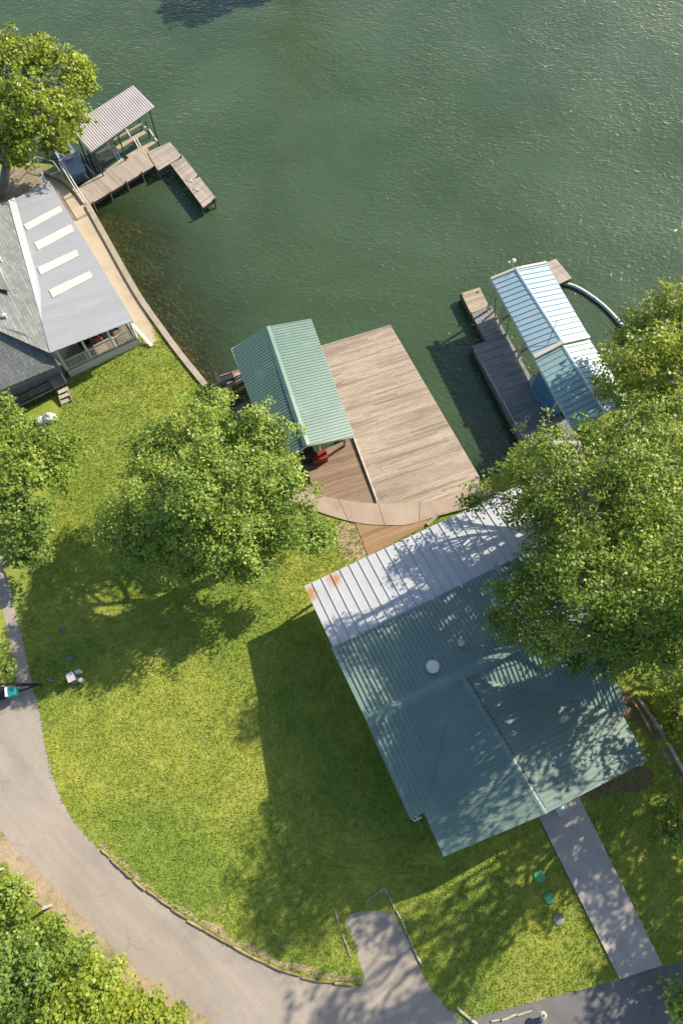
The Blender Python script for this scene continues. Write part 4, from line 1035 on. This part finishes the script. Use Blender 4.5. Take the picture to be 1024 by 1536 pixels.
m_ = MB(); m_.lathe((p[0] - .05, p[1] + .32, .44), [(.08, 0), (.17, .06), (.18, .14), (.1, .2)], 14); m_.build('cap', MAT['pale_log'], po); m_ = MB(); m_.lathe((p[0] - .05, p[1] + .32, .64), [(.05, 0), (.05, .012)], 10); m_.build('cap_hole', MAT['dark'], po)

def lid(px, py, r_, mat, label, z=.08):
    c_ = at(px, py, 0); t_ = thing('septic_lid', label, 'lid', c_)
    m_ = MB(); m_.lathe(c_, [(r_ * .96, 0), (r_, z * .5), (r_ * .97, z), (r_ * .9, z + .012), (r_ * .5, z + .03), (r_ * .12, z + .035)], 28); m_.build('cover', MAT[mat], t_, True)
    for k in range(4):
        a = k * pi / 2 + .4; b_ = MB(); b_.lathe(c_ + (r_ * .8 * cos(a), r_ * .8 * sin(a), z), [(.022, 0), (.022, .035)], 8); b_.build('bolt', MAT['dark'], t_)
lid(808, 1314, .30, 'lid_green', 'bright green round lid in the grass nearest the big green roof')
lid(823, 1347, .28, 'lid_green', 'bright green round lid in the grass between other green lid and grey lid')
lid(837, 1379, .29, 'lid_grey', 'dull grey round lid in the grass near the walkway', .05)
lid(94, 944, .2, 'lid_blue', 'faded blue round lid in the shade of the middle tree, farther from the driveway', .03)
lid(105, 988, .2, 'lid_blue', 'faded blue green lid in the shade of the middle tree near the yard boxes', .03)
mk = thing('marker_flag', 'tiny white marker flag in the grass beside the grey round lid', 'flag', at(849, 1366, 0))
p = at(849, 1366, 0); m_ = MB(); m_.tube([p, p + (0, 0, .35)], .008, 5); m_.build('wire', MAT['galv'], mk); m_ = MB(); m_.prism([p + (0, 0, .33), p + (.16, .05, .34), p + (.1, -.12, .30)], .006); m_.build('flag', MAT['white'], mk)
# utility boxes
ub = thing('utility_pedestal', 'pale grey utility box with an open dark side on the lawn by the tree shadow', 'utility box', at(115, 1018, 0))
c_ = at(113, 1019, 0); a_ = .5; ex = np.array((cos(a_), sin(a_), 0)); ey = np.array((-sin(a_), cos(a_), 0))
m_ = MB(); m_.box(c_ + (0, 0, .35), ex * .17, ey * .22, (0, 0, .35)); m_.build('cabinet', MAT['bluegrey'], ub)
m_ = MB(); m_.v = []; m_.prism([c_ - ex * .2 - ey * .26 + (0, 0, .76), c_ + ex * .2 - ey * .26 + (0, 0, .76), c_ + ex * .2 + ey * .26 + (0, 0, .82), c_ - ex * .2 + ey * .26 + (0, 0, .82)], .06); m_.build('lid', MAT['galv'], ub)
ub2 = thing('yard_stump', 'cream split stump next to the pale grey utility box', 'stump', at(123, 1020, 0))
c2_ = at(124, 1021, 0); m_ = MB(); m_.tube([c2_, c2_ + (.02, -.02, .4)], [.17, .14], 9); m_.build('stump', MAT['pale_log'], ub2)
m_ = MB(); m_.lathe(c2_ + (.02, -.02, .395), [(.12, 0), (.11, .012)], 9); m_.build('cut_face', MAT['cream'], ub2)
us = thing('paving_stone', 'flat pale stone on the lawn just above the utility box', 'stone', at(117, 1009, 0)); m_ = rock(at(118, 1008, .04), .24, .14, .07, 8); m_.build('stone', MAT['rock'], us)
tw = thing('fallen_branch', 'small forked dead branch on the grass beside the driveway and trailer', 'branch', at(78, 1020, 0))
m_ = MB(); m_.tube([at(69, 1019, .06), at(78, 1021, .1), at(87, 1020, .06)], [.03, .035, .02], 6); m_.tube([at(78, 1021, .1), at(74, 1024, .06)], [.025, .01], 5); m_.tube([at(80, 1021, .1), at(82, 1016, .12)], [.022, .01], 5); m_.tube([at(75, 1020, .1), at(72, 1014, .1)], [.02, .01], 5); m_.build('twig', MAT['pale_bark'], tw)
# boat trailer
bt = thing('boat_trailer', 'dark boat trailer with teal boat bow and long tongue on the narrow drive', 'trailer', at(15, 1040, 0))
tip = at(58, 1027, .45)
for (x, y) in ((24, 1029), (26, 1038)):
    m_ = MB(); m_.bar(at(x, y, .45), tip, .09, .1); m_.build('tongue', MAT['dark'], bt)
m_ = MB(); m_.lathe(tip + (0, 0, -.42), [(.04, 0), (.03, .5), (.06, .52)], 8); m_.build('jack', MAT['dark'], bt)
m_ = MB(); m_.bar(at(-60, 1027, .5), at(62, 1025.5, .5), .07, .07); m_.build('thin_dark_bar', MAT['dark'], bt)  # thin dark bar running past the tongue tip
m_ = MB(); m_.prism([at(-70, 1075, .55), at(-70, 1032, .55), at(9, 1030, .55), at(12, 1046, .55)], .14); m_.build('trailer_bed', MAT['black'], bt)
for q in ((-40, 1030), (-40, 1070)):
    m_ = MB(); p = at(*q, .3); m_.tube([p + (0, -.1, 0), p + (0, .1, 0)], .3, 16); m_.build('wheel', MAT['black'], bt)
tb = thing('teal_boat', 'teal bow box of a small boat resting on the dark trailer', 'boat', at(15, 1040, .5))
c_ = at(17, 1037, .75); m_ = MB()
m_.prism([at(8, 1030, .95), at(22, 1030, .95), at(25.5, 1035, .9), at(24, 1042, .9), at(10, 1046, .95)], .36); m_.build('hull', MAT['teal'], tb)
m_ = MB(); m_.bar(at(9, 1031, .98), at(10, 1045, .98), .12, .06); m_.build('windscreen', MAT['white'], tb)
# fence lower left
fe = thing('wire_fence', 'thin dark rail fence with pale end post among the lower left shrubs', 'fence', at(40, 1340, 0))
pts_ = [at(-8, 1306, 1.0), at(14, 1322, 1.0), at(40, 1343, 1.0), at(66, 1362, 1.0)]
for a_, b_ in zip(pts_[:-1], pts_[1:]):
    m_ = MB(); m_.tube([a_, b_], .045, 7); m_.build('rail', MAT['bark'], fe)
for p in pts_:
    m_ = MB(); m_.tube([(p[0], p[1], 0), p + (0, 0, .06)], .08, 8); m_.build('post', MAT['pale_log'], fe)
# timbers edging the gravel strip on the right
et = thing('border_timber', 'long pale border timber right of the gravel strip by the house', 'timber', at(990, 1110, 0))
m_ = MB(); P = smooth(ats([(956, 1047), (982, 1085), (1000, 1113), (1030, 1170), (1050, 1212)], .1), 3)
for a_, b_ in zip(P[:-1], P[1:]): m_.bar(a_, b_, .16, .2, rnd.random())
m_.build('rail', MAT['pale_log'], et)
et = thing('border_timber', 'short brown border timber left of the gravel strip by the house', 'timber', at(968, 1075, 0))
m_ = MB(); P = smooth(ats([(947, 1050), (962, 1072), (975, 1097), (984, 1114)], .1), 3)
for a_, b_ in zip(P[:-1], P[1:]): m_.bar(a_, b_, .12, .16, rnd.random())
m_.build('rail', MAT['log'], et)

# ------------------------------------------------------------------ trees
def leaf_mesh(name, sprays, normals, mat, parent, rng, per=14, size=.2, spread=.42, tint0=None):
    """sprays: centres (n,3); normals: outward (n,3). Many folded leaf blades round each spray."""
    n = len(sprays); tot = n * per
    C = np.repeat(sprays, per, 0); O = np.repeat(normals, per, 0)
    nn = O * .55 + np.array((0, 0, .85)) + rng.normal(0, .28, (n, 3)).repeat(per, 0)
    nn /= np.linalg.norm(nn, axis=1)[:, None]
    r_ = rng.normal(0, 1, (tot, 3)); t1 = r_ - (r_ * nn).sum(1)[:, None] * nn; t1 /= np.linalg.norm(t1, axis=1)[:, None]
    rad = spread * np.sqrt(rng.uniform(.02, 1, tot))[:, None]
    P = C + t1 * rad + nn * rng.normal(0, .07, (tot, 1)) - np.array((0, 0, 1)) * (rad ** 2) * .35
    ln = nn + rng.normal(0, .42, (tot, 3)); ln /= np.linalg.norm(ln, axis=1)[:, None]
    ax = t1 + rng.normal(0, .5, (tot, 3)); ax -= (ax * ln).sum(1)[:, None] * ln; ax /= np.linalg.norm(ax, axis=1)[:, None]
    sd = np.cross(ln, ax)
    L = (size * rng.uniform(.55, 1.4, tot))[:, None]; Wd = L * rng.uniform(.3, .42, tot)[:, None]
    v = np.empty((tot, 4, 3))
    v[:, 0] = P - ax * L * .5; v[:, 2] = P + ax * L * .5 - ln * L * .08
    mid = P + ax * L * .04 + ln * L * .07
    v[:, 1] = mid + sd * Wd; v[:, 3] = mid - sd * Wd
    st = rng.normal(.5, .16, n) if tint0 is None else tint0
    tt = np.clip(st.repeat(per) + rng.normal(0, .13, tot), 0, 1).astype(np.float32)
    o3 = wloc(parent)
    me = bpy.data.meshes.new(name)
    me.vertices.add(tot * 4); me.vertices.foreach_set('co', (v.reshape(-1, 3) - o3).astype(np.float32).ravel())
    me.loops.add(tot * 4); me.loops.foreach_set('vertex_index', np.arange(tot * 4, dtype=np.int32))
    me.polygons.add(tot); me.polygons.foreach_set('loop_start', np.arange(0, tot * 4, 4, dtype=np.int32))
    me.update(calc_edges=True)
    a = me.attributes.new('tint', 'FLOAT', 'FACE'); a.data.foreach_set('value', tt)
    me.materials.append(mat); me.validate()
    o = bpy.data.objects.new(name, me); COL.objects.link(o); o.parent = parent
    return o

def limb(mb, a, b, r0, r1, rng, sag=.12, k=6):
    a = np.asarray(a, float); b = np.asarray(b, float); L = np.linalg.norm(b - a); j = rng.normal(0, L * .045, (k + 1, 3)); j[0] = 0; j[-1] = 0
    pts = [a + (b - a) * t + j[i] + np.array((0, 0, L * sag * 4 * t * (1 - t) * .5)) for i, t in enumerate(np.linspace(0, 1, k + 1))]
    mb.tube(pts, list(np.linspace(r0, r1, k + 1)), 7); return pts

LEAFCOUNT = 0
def tree(name, label, cat, base, lobes, mat='leaf_mid', bark='bark', tr=.28, seed=1, leaf=.2, dens=1., per=14, spread=.42, fork=None, group=None, flat=.75, holes=.30, leader=0):
    """lobes: [(px,py,z,radius)] in photo pixels at real height, or 4-tuples with world x,y when base is an array"""
    global LEAFCOUNT
    rng = np.random.default_rng(seed)
    b = at(*base, 0) if len(base) == 2 else np.asarray(base, float)
    t_ = thing(name, label, cat, b, group)
    LO = [(at(l[0], l[1], l[2]), l[3]) for l in lobes] if len(base) == 2 else [(np.array(l[:3], float), l[3]) for l in lobes]
    top = sum(c for c, _ in LO) / len(LO)
    fz = fork if fork is not None else min(max(1.2, top[2] * .35), 3.2)
    fk = b + (top - b) * [.25, .25, 0]; fk[2] = fz
    tk = MB()
    tk.tube([b - (0, 0, .2), b + (0, 0, .15), b + (fk - b) * .45 + rng.normal(0, .05, 3), fk], [tr * 1.6, tr * 1.15, tr * .95, tr * .85], 10)
    hi = max(LO, key=lambda q: q[0][2])[0]
    lead = limb(tk, fk, hi * [1, 1, 1], tr * .8, tr * .25, rng, .05)
    if leader: limb(tk, fk, (b[0] + .1, b[1] + .1, leader), tr * .9, tr * .3, rng, .02)
    S, O = [], []
    for c, r_ in LO:
        st = lead[min(int(rng.uniform(0, 3.4)), len(lead) - 2)]
        mainl = limb(tk, st, c, tr * .42, tr * .14, rng)
        n = int(16 * dens * r_ ** 2 * 2.6)
        d = rng.normal(0, 1, (n, 3)); d /= np.linalg.norm(d, axis=1)[:, None]
        d[:, 2] = np.where(d[:, 2] < -.35, -d[:, 2] * .6, d[:, 2])
        q = rng.uniform(.12, 1, n) ** .42
        wob = 1 + .28 * np.sin(d[:, 0] * 5.1 + seed) * np.sin(d[:, 1] * 4.3 + c[0]) + .12 * np.sin(d[:, 2] * 9 + c[1] * 3) + .10 * np.sin(d[:, 0] * 13 + d[:, 1] * 11)
        p = c + d * (r_ * q * wob)[:, None] * np.array((1, 1, flat))
        f = np.sin(p[:, 0] * 1.9 + seed) + np.sin(p[:, 1] * 2.1 + seed * 2) + np.sin(p[:, 2] * 2.4 + p[:, 0] * .8 + seed) + .7 * np.sin(p[:, 0] * 4.3 - p[:, 1] * 3.7)
        keep = f > np.quantile(f, holes * .8)
        keep |= rng.random(n) < (.12 if holes < .6 else .03)
        p, d = p[keep], d[keep]
        S.append(p); O.append(d)
        for k in range(int(5 + r_ * 4)):
            e = p[int(rng.uniform(0, len(p)))]; limb(tk, mainl[int(rng.uniform(2, 6))], e, tr * .13, .012, rng, .1, 4)
    S = np.concatenate(S); O = np.concatenate(O)
    ok = S[:, 2] > .25; S, O = S[ok], O[ok]
    tk.build('trunk', MAT[bark], t_, True)
    pt = .5 + .22 * np.sin(S[:, 0] * .9 + seed) * np.sin(S[:, 1] * .8 + 2 * seed) + rng.normal(0, .2, len(S))
    leaf_mesh('crown', S, O, MAT[mat], t_, rng, per, leaf, spread, pt)
    LEAFCOUNT += len(S) * per
    return t_

tree('oak_tree', 'broad leafy green tree on the lawn beside the light green boathouse', 'tree', (338, 858),
     [(292, 648, 6.8, 2.0), (380, 652, 6.6, 1.9), (330, 712, 8.4, 2.3), (228, 688, 6.2, 1.8), (246, 752, 7.0, 2.1), (192, 785, 5.0, 1.8), (340, 795, 6.6, 2.2), (418, 735, 6.6, 2.0),
      (440, 790, 5.2, 1.8), (264, 825, 5.2, 1.9), (378, 832, 4.6, 1.6), (318, 607, 5.8, 1.2), (478, 803, 4.4, 1.), (205, 835, 4.2, 1.3), (325, 850, 3.6, 1.3), (300, 745, 8.0, 1.8), (278, 742, 9.2, 1.6), (355, 860, 3., .8), (285, 862, 3.4, .8), (165, 800, 4.6, .9), (405, 690, 5.8, 1.3), (250, 650, 5.6, 1.2)],
     'leaf_mid', seed=3, tr=.34, leaf=.165, per=24, leader=9.5, dens=1.1)
tree('young_tree', 'low yellowish green bushy tree at the left edge beside the white rock', 'tree', (45, 745),
     [(20, 640, 3.6, 1.3), (62, 665, 4.2, 1.6), (105, 680, 3.4, 1.2), (30, 700, 4.6, 1.6), (80, 715, 3.6, 1.2), (-25, 680, 4.4, 1.6), (5, 615, 3.2, .9), (-40, 740, 4, 1.5)], 'leaf_olive', seed=8, tr=.16, leaf=.21)
tree('young_tree', 'darker green low tree at the left edge, beside the top of the narrow drive', 'tree', (40, 825),
     [(15, 765, 3.8, 1.4), (55, 780, 3.8, 1.3), (25, 810, 3.2, 1.2), (-25, 790, 3.6, 1.4), (62, 820, 2.4, .8), (35, 840, 2., .8)], 'leaf_deep', seed=9, tr=.15, leaf=.21)
tree('shrub', 'small dark shrub at the left edge just above the dark trailer', 'shrub', (0, 1005),
     [(-2, 985, 1.6, .8), (8, 1003, 1.2, .55), (-22, 1000, 1.5, .8)], 'leaf_deep', seed=10, tr=.06, leaf=.19, spread=.3)
tree('lakeside_tree', 'bright yellow green tree leaning over the lake in the top left corner', 'tree', (4, 292),
     [(20, 90, 7.5, 2.0), (80, 100, 7.2, 2.0), (120, 130, 6, 1.3), (30, 150, 8.4, 2.3), (90, 165, 6.6, 1.8), (45, 205, 6.4, 1.9), (85, 215, 4.6, 1.3), (10, 225, 5.4, 1.6), (-40, 120, 7.5, 2.4), (-50, 200, 7, 2.3), (110, 178, 5., 1.1), (132, 128, 5.6, .9), (118, 105, 6.2, 1.1), (60, 70, 6.8, 1.2), (20, 65, 6.6, 1.3), (30, 240, 3.6, 1.)],
     'leaf_yellow', 'pale_bark', seed=12, tr=.36, leaf=.24, holes=.42)
# right side
tree('oak_tree', 'great leafy tree with pale limbs spreading over the blue boathouse dock and white porch roof', 'tree', (868, 775),
     [(718, 748, 6.0, 1.0), (765, 728, 7.0, 1.5), (830, 692, 8.6, 1.9), (900, 668, 9.4, 2.0), (962, 645, 9.6, 2.), (875, 745, 11.2, 2.2), (805, 768, 8.6, 1.7), (945, 722, 12, 2.3), (1012, 695, 11, 2.3), (990, 775, 12, 2.2), (845, 812, 9, 1.7), (777, 694, 6, .8), (908, 802, 11, 2.), (1040, 640, 9, 1.8), (770, 770, 6.6, .9), (830, 672, 12.8, 1.4), (800, 690, 11.6, 1.2)],
     'leaf_olive', 'pale_bark', seed=21, tr=.42, holes=.5, dens=.9, leaf=.155, per=20)
tree('oak_tree', 'great leafy tree whose boughs droop over the east end of the dark green roof', 'tree', (945, 985),
     [(770, 905, 7.6, 1.4), (825, 902, 9.2, 1.8), (815, 955, 7.4, 1.5), (880, 872, 11.5, 2.0), (888, 945, 9.8, 1.9), (950, 888, 13.4, 2.1), (962, 958, 11, 1.9), (1025, 860, 13.5, 2.2), (1045, 950, 12.5, 2.3), (755, 940, 6.6, .9), (850, 994, 6.2, 1.0), (1000, 1005, 8, 1.3), (735, 925, 6.4, .6), (905, 988, 7, 1.2), (797, 852, 8.2, 1.2), (1080, 900, 15, 2.4), (1000, 800, 12.5, 1.8), (850, 850, 10, 1.4)],
     'leaf_olive', 'pale_bark', seed=22, tr=.45, holes=.45, dens=1.0, leaf=.155, per=20)
tree('lakeside_tree', 'yellowish tree on the right bank above the end of the blue boathouse', 'tree', (985, 610),
     [(1010, 460, 7, 1.7), (960, 480, 5.8, 1.3), (985, 530, 7.4, 1.9), (925, 545, 5.4, 1.4), (1040, 540, 7.6, 2.2), (940, 590, 5.6, 1.4), (1000, 600, 6.4, 1.7), (928, 505, 4.6, .7), (915, 590, 4.8, .8), (1060, 470, 7, 2.)],
     'leaf_yellow', 'pale_bark', seed=23, tr=.3, holes=.36)
# trees past the right edge whose shade falls into view
def offtree(x, y, h, r_, seed, label, mat='leaf_olive', dens=.75, holes=.45, tr=.36):
    rng = np.random.default_rng(seed); L = [(x, y, h - r_ * .6, r_ * .62)]
    for k in range(8):
        a = k * pi / 4 + rng.uniform(-.3, .3); q = r_ * rng.uniform(.55, .8); L.append((x + cos(a) * q, y + sin(a) * q, h - r_ * rng.uniform(.7, 1.3), r_ * rng.uniform(.34, .48)))
    return tree('oak_tree', label, 'tree', np.array((x, y, 0.)), L, mat, 'bark', tr=tr, seed=seed, dens=dens, holes=holes, leaf=.26, per=11, spread=.5, group='trees standing past the right edge', flat=.8)
OFF = 'tall tree standing past the right edge whose shade dapples roof and walkway'
for k_, (x, y, h, r_) in enumerate(((25.5, 10.0, 13, 4.2), (20.4, 4.4, 11.5, 3.0), (29, 2.5, 15, 4.6), (24, -3.5, 12, 3.4), (25, 18, 13, 4), (20.6, 11.0, 16.5, 3.0), (22, 5.2, 20.5, 3.8), (27.5, 7, 13.5, 4.2), (29, -2.5, 12, 4.2))):
    offtree(x, y, h, r_, 31 + k_, OFF, holes=.7 if k_ not in (2, 3, 7, 8) else .62, dens=.42 if k_ not in (2, 3, 7, 8) else .55)
# shrubs
tree('shrub', 'leafy shrub with bare pale twigs at the bottom right corner', 'shrub', (1030, 1500),
     [(1020, 1490, 1.4, .8), (1034, 1470, 1.3, .7), (1030, 1525, 1.5, .8), (1008, 1510, .9, .45)], 'leaf_mid', seed=41, tr=.05, leaf=.19, spread=.3)
tree('undergrowth_bush', 'bright yellow green bush right of the gravel strip under the great tree', 'bush', (1005, 1045),
     [(985, 1040, .7, .6), (1005, 1050, .9, .8), (1015, 1080, .8, .7), (1000, 1100, .6, .6)], 'leaf_yellow', seed=42, tr=.05, leaf=.2, spread=.3)
tree('undergrowth_bush', 'dark low bush at the right edge below the gravel strip', 'bush', (1015, 1240),
     [(1000, 1215, .5, .5), (1020, 1240, .7, .8), (1010, 1265, .6, .7), (985, 1240, .4, .5)], 'leaf_mid', seed=43, tr=.05, leaf=.18, spread=.3)
LL = [('roadside_shrub', 'pale green shrub at the fence end in the lower left corner growth', (20, 1395), [(15, 1340, 1.5, .9), (38, 1365, 1.5, .8), (-12, 1360, 1.8, 1.1), (15, 1395, 1.4, .8)], 'leaf_olive', 51),
      ('roadside_shrub', 'leafy shrub below the fence post beside the dirt verge', (95, 1430), [(75, 1395, 1.4, .7), (95, 1420, 2., 1.0), (130, 1425, 1.6, .7), (60, 1420, 1.8, .8), (118, 1450, 2., .9)], 'leaf_mid', 52),
      ('roadside_shrub', 'darker tree-like shrub at the left edge between other lower left shrubs', (35, 1480), [(15, 1440, 2.6, 1.2), (50, 1465, 3., 1.3), (-20, 1490, 3.2, 1.6), (25, 1510, 3., 1.3)], 'leaf_deep', 53),
      ('roadside_shrub', 'bright yellow green rounded shrub at the bottom edge by the driveway', (140, 1520), [(120, 1490, 3., 1.4), (165, 1480, 2.6, 1.1), (180, 1515, 2.8, 1.3), (95, 1525, 3.2, 1.5), (140, 1545, 3.2, 1.5)], 'leaf_yellow', 54),
      ('roadside_shrub', 'last bright shrub toward the driveway at the bottom edge', (240, 1535), [(215, 1510, 2., 1.0), (245, 1535, 1.8, .9), (205, 1545, 2.4, 1.1), (280, 1545, 1., .5), (262, 1520, 1., .5)], 'leaf_yellow', 55)]
for nm, lb, b_, lo, mt, sd_ in LL: tree(nm, lb, 'shrub', b_, lo, mt, seed=sd_, tr=.07, leaf=.185, spread=.36, holes=.3, per=19)
# bare twigs by the bottom right shrub
bt_ = thing('bare_sapling', 'bare pale branching sapling beside the walkway foot at bottom right', 'sapling', at(992, 1478, 0))
rng = np.random.default_rng(5); m_ = MB(); b0 = at(1004, 1484, 0)
for k in range(11):
    a = rng.uniform(1.5, 4.6); e = b0 + np.array((cos(a) * rng.uniform(.4, 1.1), sin(a) * rng.uniform(.4, 1.), rng.uniform(.5, 1.3))); P = limb(m_, b0 + (0, 0, .1), e, .022, .008, rng, .15, 4)
    limb(m_, P[2], e + rng.normal(0, .22, 3), .012, .005, rng, .1, 3)
m_.build('stem', MAT['pale_bark'], bt_)
# trees beyond the top edge that mirror in the lake
offt = tree('far_tree', 'far bank tree past the top edge, seen only by its shade on the lake', 'tree', np.array((-5, 75.8, -.5)),
     [(-4.8, 75.6, 6.0, 2.4), (-2.2, 76, 5., 1.8), (-7.2, 75.4, 4.8, 1.9), (-4, 76.5, 8., 2.2), (-5.2, 74.8, 3.4, 1.6), (-3.4, 75, 3, 1.4), (-6.4, 75.8, 7, 1.8)], 'leaf_olive', seed=61, tr=.4, dens=1.2, leaf=.3)

sheet('far_bank', [(-14, 75.6), (-9, 73.6), (-4, 73.4), (1, 74.6), (8, 79), (8, 100), (-16, 100)], MAT['bank'], -.55)
# ------------------------------------------------------------------ grass
def grass_tufts(n, x0, x1, y0, y1, ex, seed, name, label, hgt=(.05, .13)):
    rng = np.random.default_rng(seed)
    x = rng.uniform(x0, x1, n); y = rng.uniform(y0, y1, n)
    ok = inside(x, y, land2)
    for e in ex: ok &= ~inside(x, y, e)
    x, y = x[ok], y[ok]; n = len(x)
    k = 3; X = np.repeat(x, k) + rng.normal(0, .035, n * k); Y = np.repeat(y, k) + rng.normal(0, .035, n * k); T = n * k
    a = rng.uniform(0, 2 * pi, T); hh = rng.uniform(hgt[0], hgt[1], T) * np.repeat(rng.uniform(.6, 1.35, n), k); lean = rng.uniform(.3, 1.1, T); w = rng.uniform(.012, .028, T)
    v = np.zeros((T, 3, 3)); dx, dy = np.cos(a), np.sin(a)
    v[:, 0] = np.stack([X - dy * w, Y + dx * w, np.zeros(T)], 1); v[:, 1] = np.stack([X + dy * w, Y - dx * w, np.zeros(T)], 1)
    v[:, 2] = np.stack([X + dx * lean * hh, Y + dy * lean * hh, hh], 1)
    me = bpy.data.meshes.new(name); me.vertices.add(T * 3); me.vertices.foreach_set('co', v.astype(np.float32).ravel())
    me.loops.add(T * 3); me.loops.foreach_set('vertex_index', np.arange(T * 3, dtype=np.int32))
    me.polygons.add(T); me.polygons.foreach_set('loop_start', np.arange(0, T * 3, 3, dtype=np.int32)); me.update(calc_edges=True)
    at_ = me.attributes.new('tint', 'FLOAT', 'FACE'); at_.data.foreach_set('value', np.clip(np.repeat(rng.normal(.5, .2, n), k) + rng.normal(0, .12, T), 0, 1).astype(np.float32))
    me.materials.append(MAT['blades']); me.validate()
    o = bpy.data.objects.new(name, me); COL.objects.link(o); return tag(o, label, 'grass', None, 'stuff')
def xy(ps): return [(p[0], p[1]) for p in ps]
EX = [xy(drive), xy(lot), xy(ats([(806, 1222), (868, 1196), (993, 1448), (929, 1469)], 0)), xy(inset([NW, SW, SE, NE], .7)), xy(inset([RX, IW, WSW, WSE, IE], .5)),
      xy(arc_top + arc_bot), xy(ats([(98, 282), (129, 312), (206, 448), (224, 480), (234, 512), (222, 520), (190, 470), (120, 350), (60, 258)], 0)), xy(ats([(531, 780), (648, 772), (636, 790), (552, 834)], 0)),
      xy([P1, P2, P2b, P1b]), xy(bankp), xy(inset(verge + verge2, .1)), xy([PNW, PSW, PSE, PNE])]
grass_tufts(170000, -19, 25, -10, 33, EX, 77, 'lawn_grass', 'short mown green grass covering the lawn')

# ------------------------------------------------------------------ camera and light
cam = bpy.data.cameras.new('camera'); co = bpy.data.objects.new('camera', cam); COL.objects.link(co)
cam.sensor_fit = 'VERTICAL'; cam.sensor_height = 36; cam.lens = F / 1536 * 36; cam.clip_end = 5000; cam.clip_start = .5
co.location = (0, 0, H); co.rotation_euler = (TILT, 0, 0)
scene.camera = co
AZ, EL = R(54), R(36)
sd = bpy.data.lights.new('sun', 'SUN'); so_ = bpy.data.objects.new('sun', sd); COL.objects.link(so_)
sd.energy = 4.6; sd.angle = R(.5); sd.color = (1, .90, .73)
from mathutils import Vector
dirs = Vector((sin(AZ) * cos(EL), cos(AZ) * cos(EL), sin(EL)))
so_.rotation_euler = dirs.to_track_quat('Z', 'Y').to_euler(); so_.location = (60, 60, 60)
w = bpy.data.worlds.new('World'); scene.world = w; w.use_nodes = True; nt = w.node_tree
sk = nt.nodes.new('ShaderNodeTexSky'); sk.sky_type = 'NISHITA'; sk.sun_disc = False; sk.sun_elevation = EL; sk.sun_rotation = AZ
nt.links.new(sk.outputs[0], nt.nodes['Background'].inputs[0]); nt.nodes['Background'].inputs[1].default_value = .115
vs = scene.view_settings; vs.view_transform = 'Standard'; vs.look = 'None'; vs.exposure = .82; vs.gamma = 1
scene.cycles.max_bounces = 6; scene.cycles.transparent_max_bounces = 8; scene.cycles.diffuse_bounces = 3
scene.cycles.use_denoising = True; scene.cycles.caustics_reflective = False; scene.cycles.caustics_refractive = False
print('leaves', LEAFCOUNT)
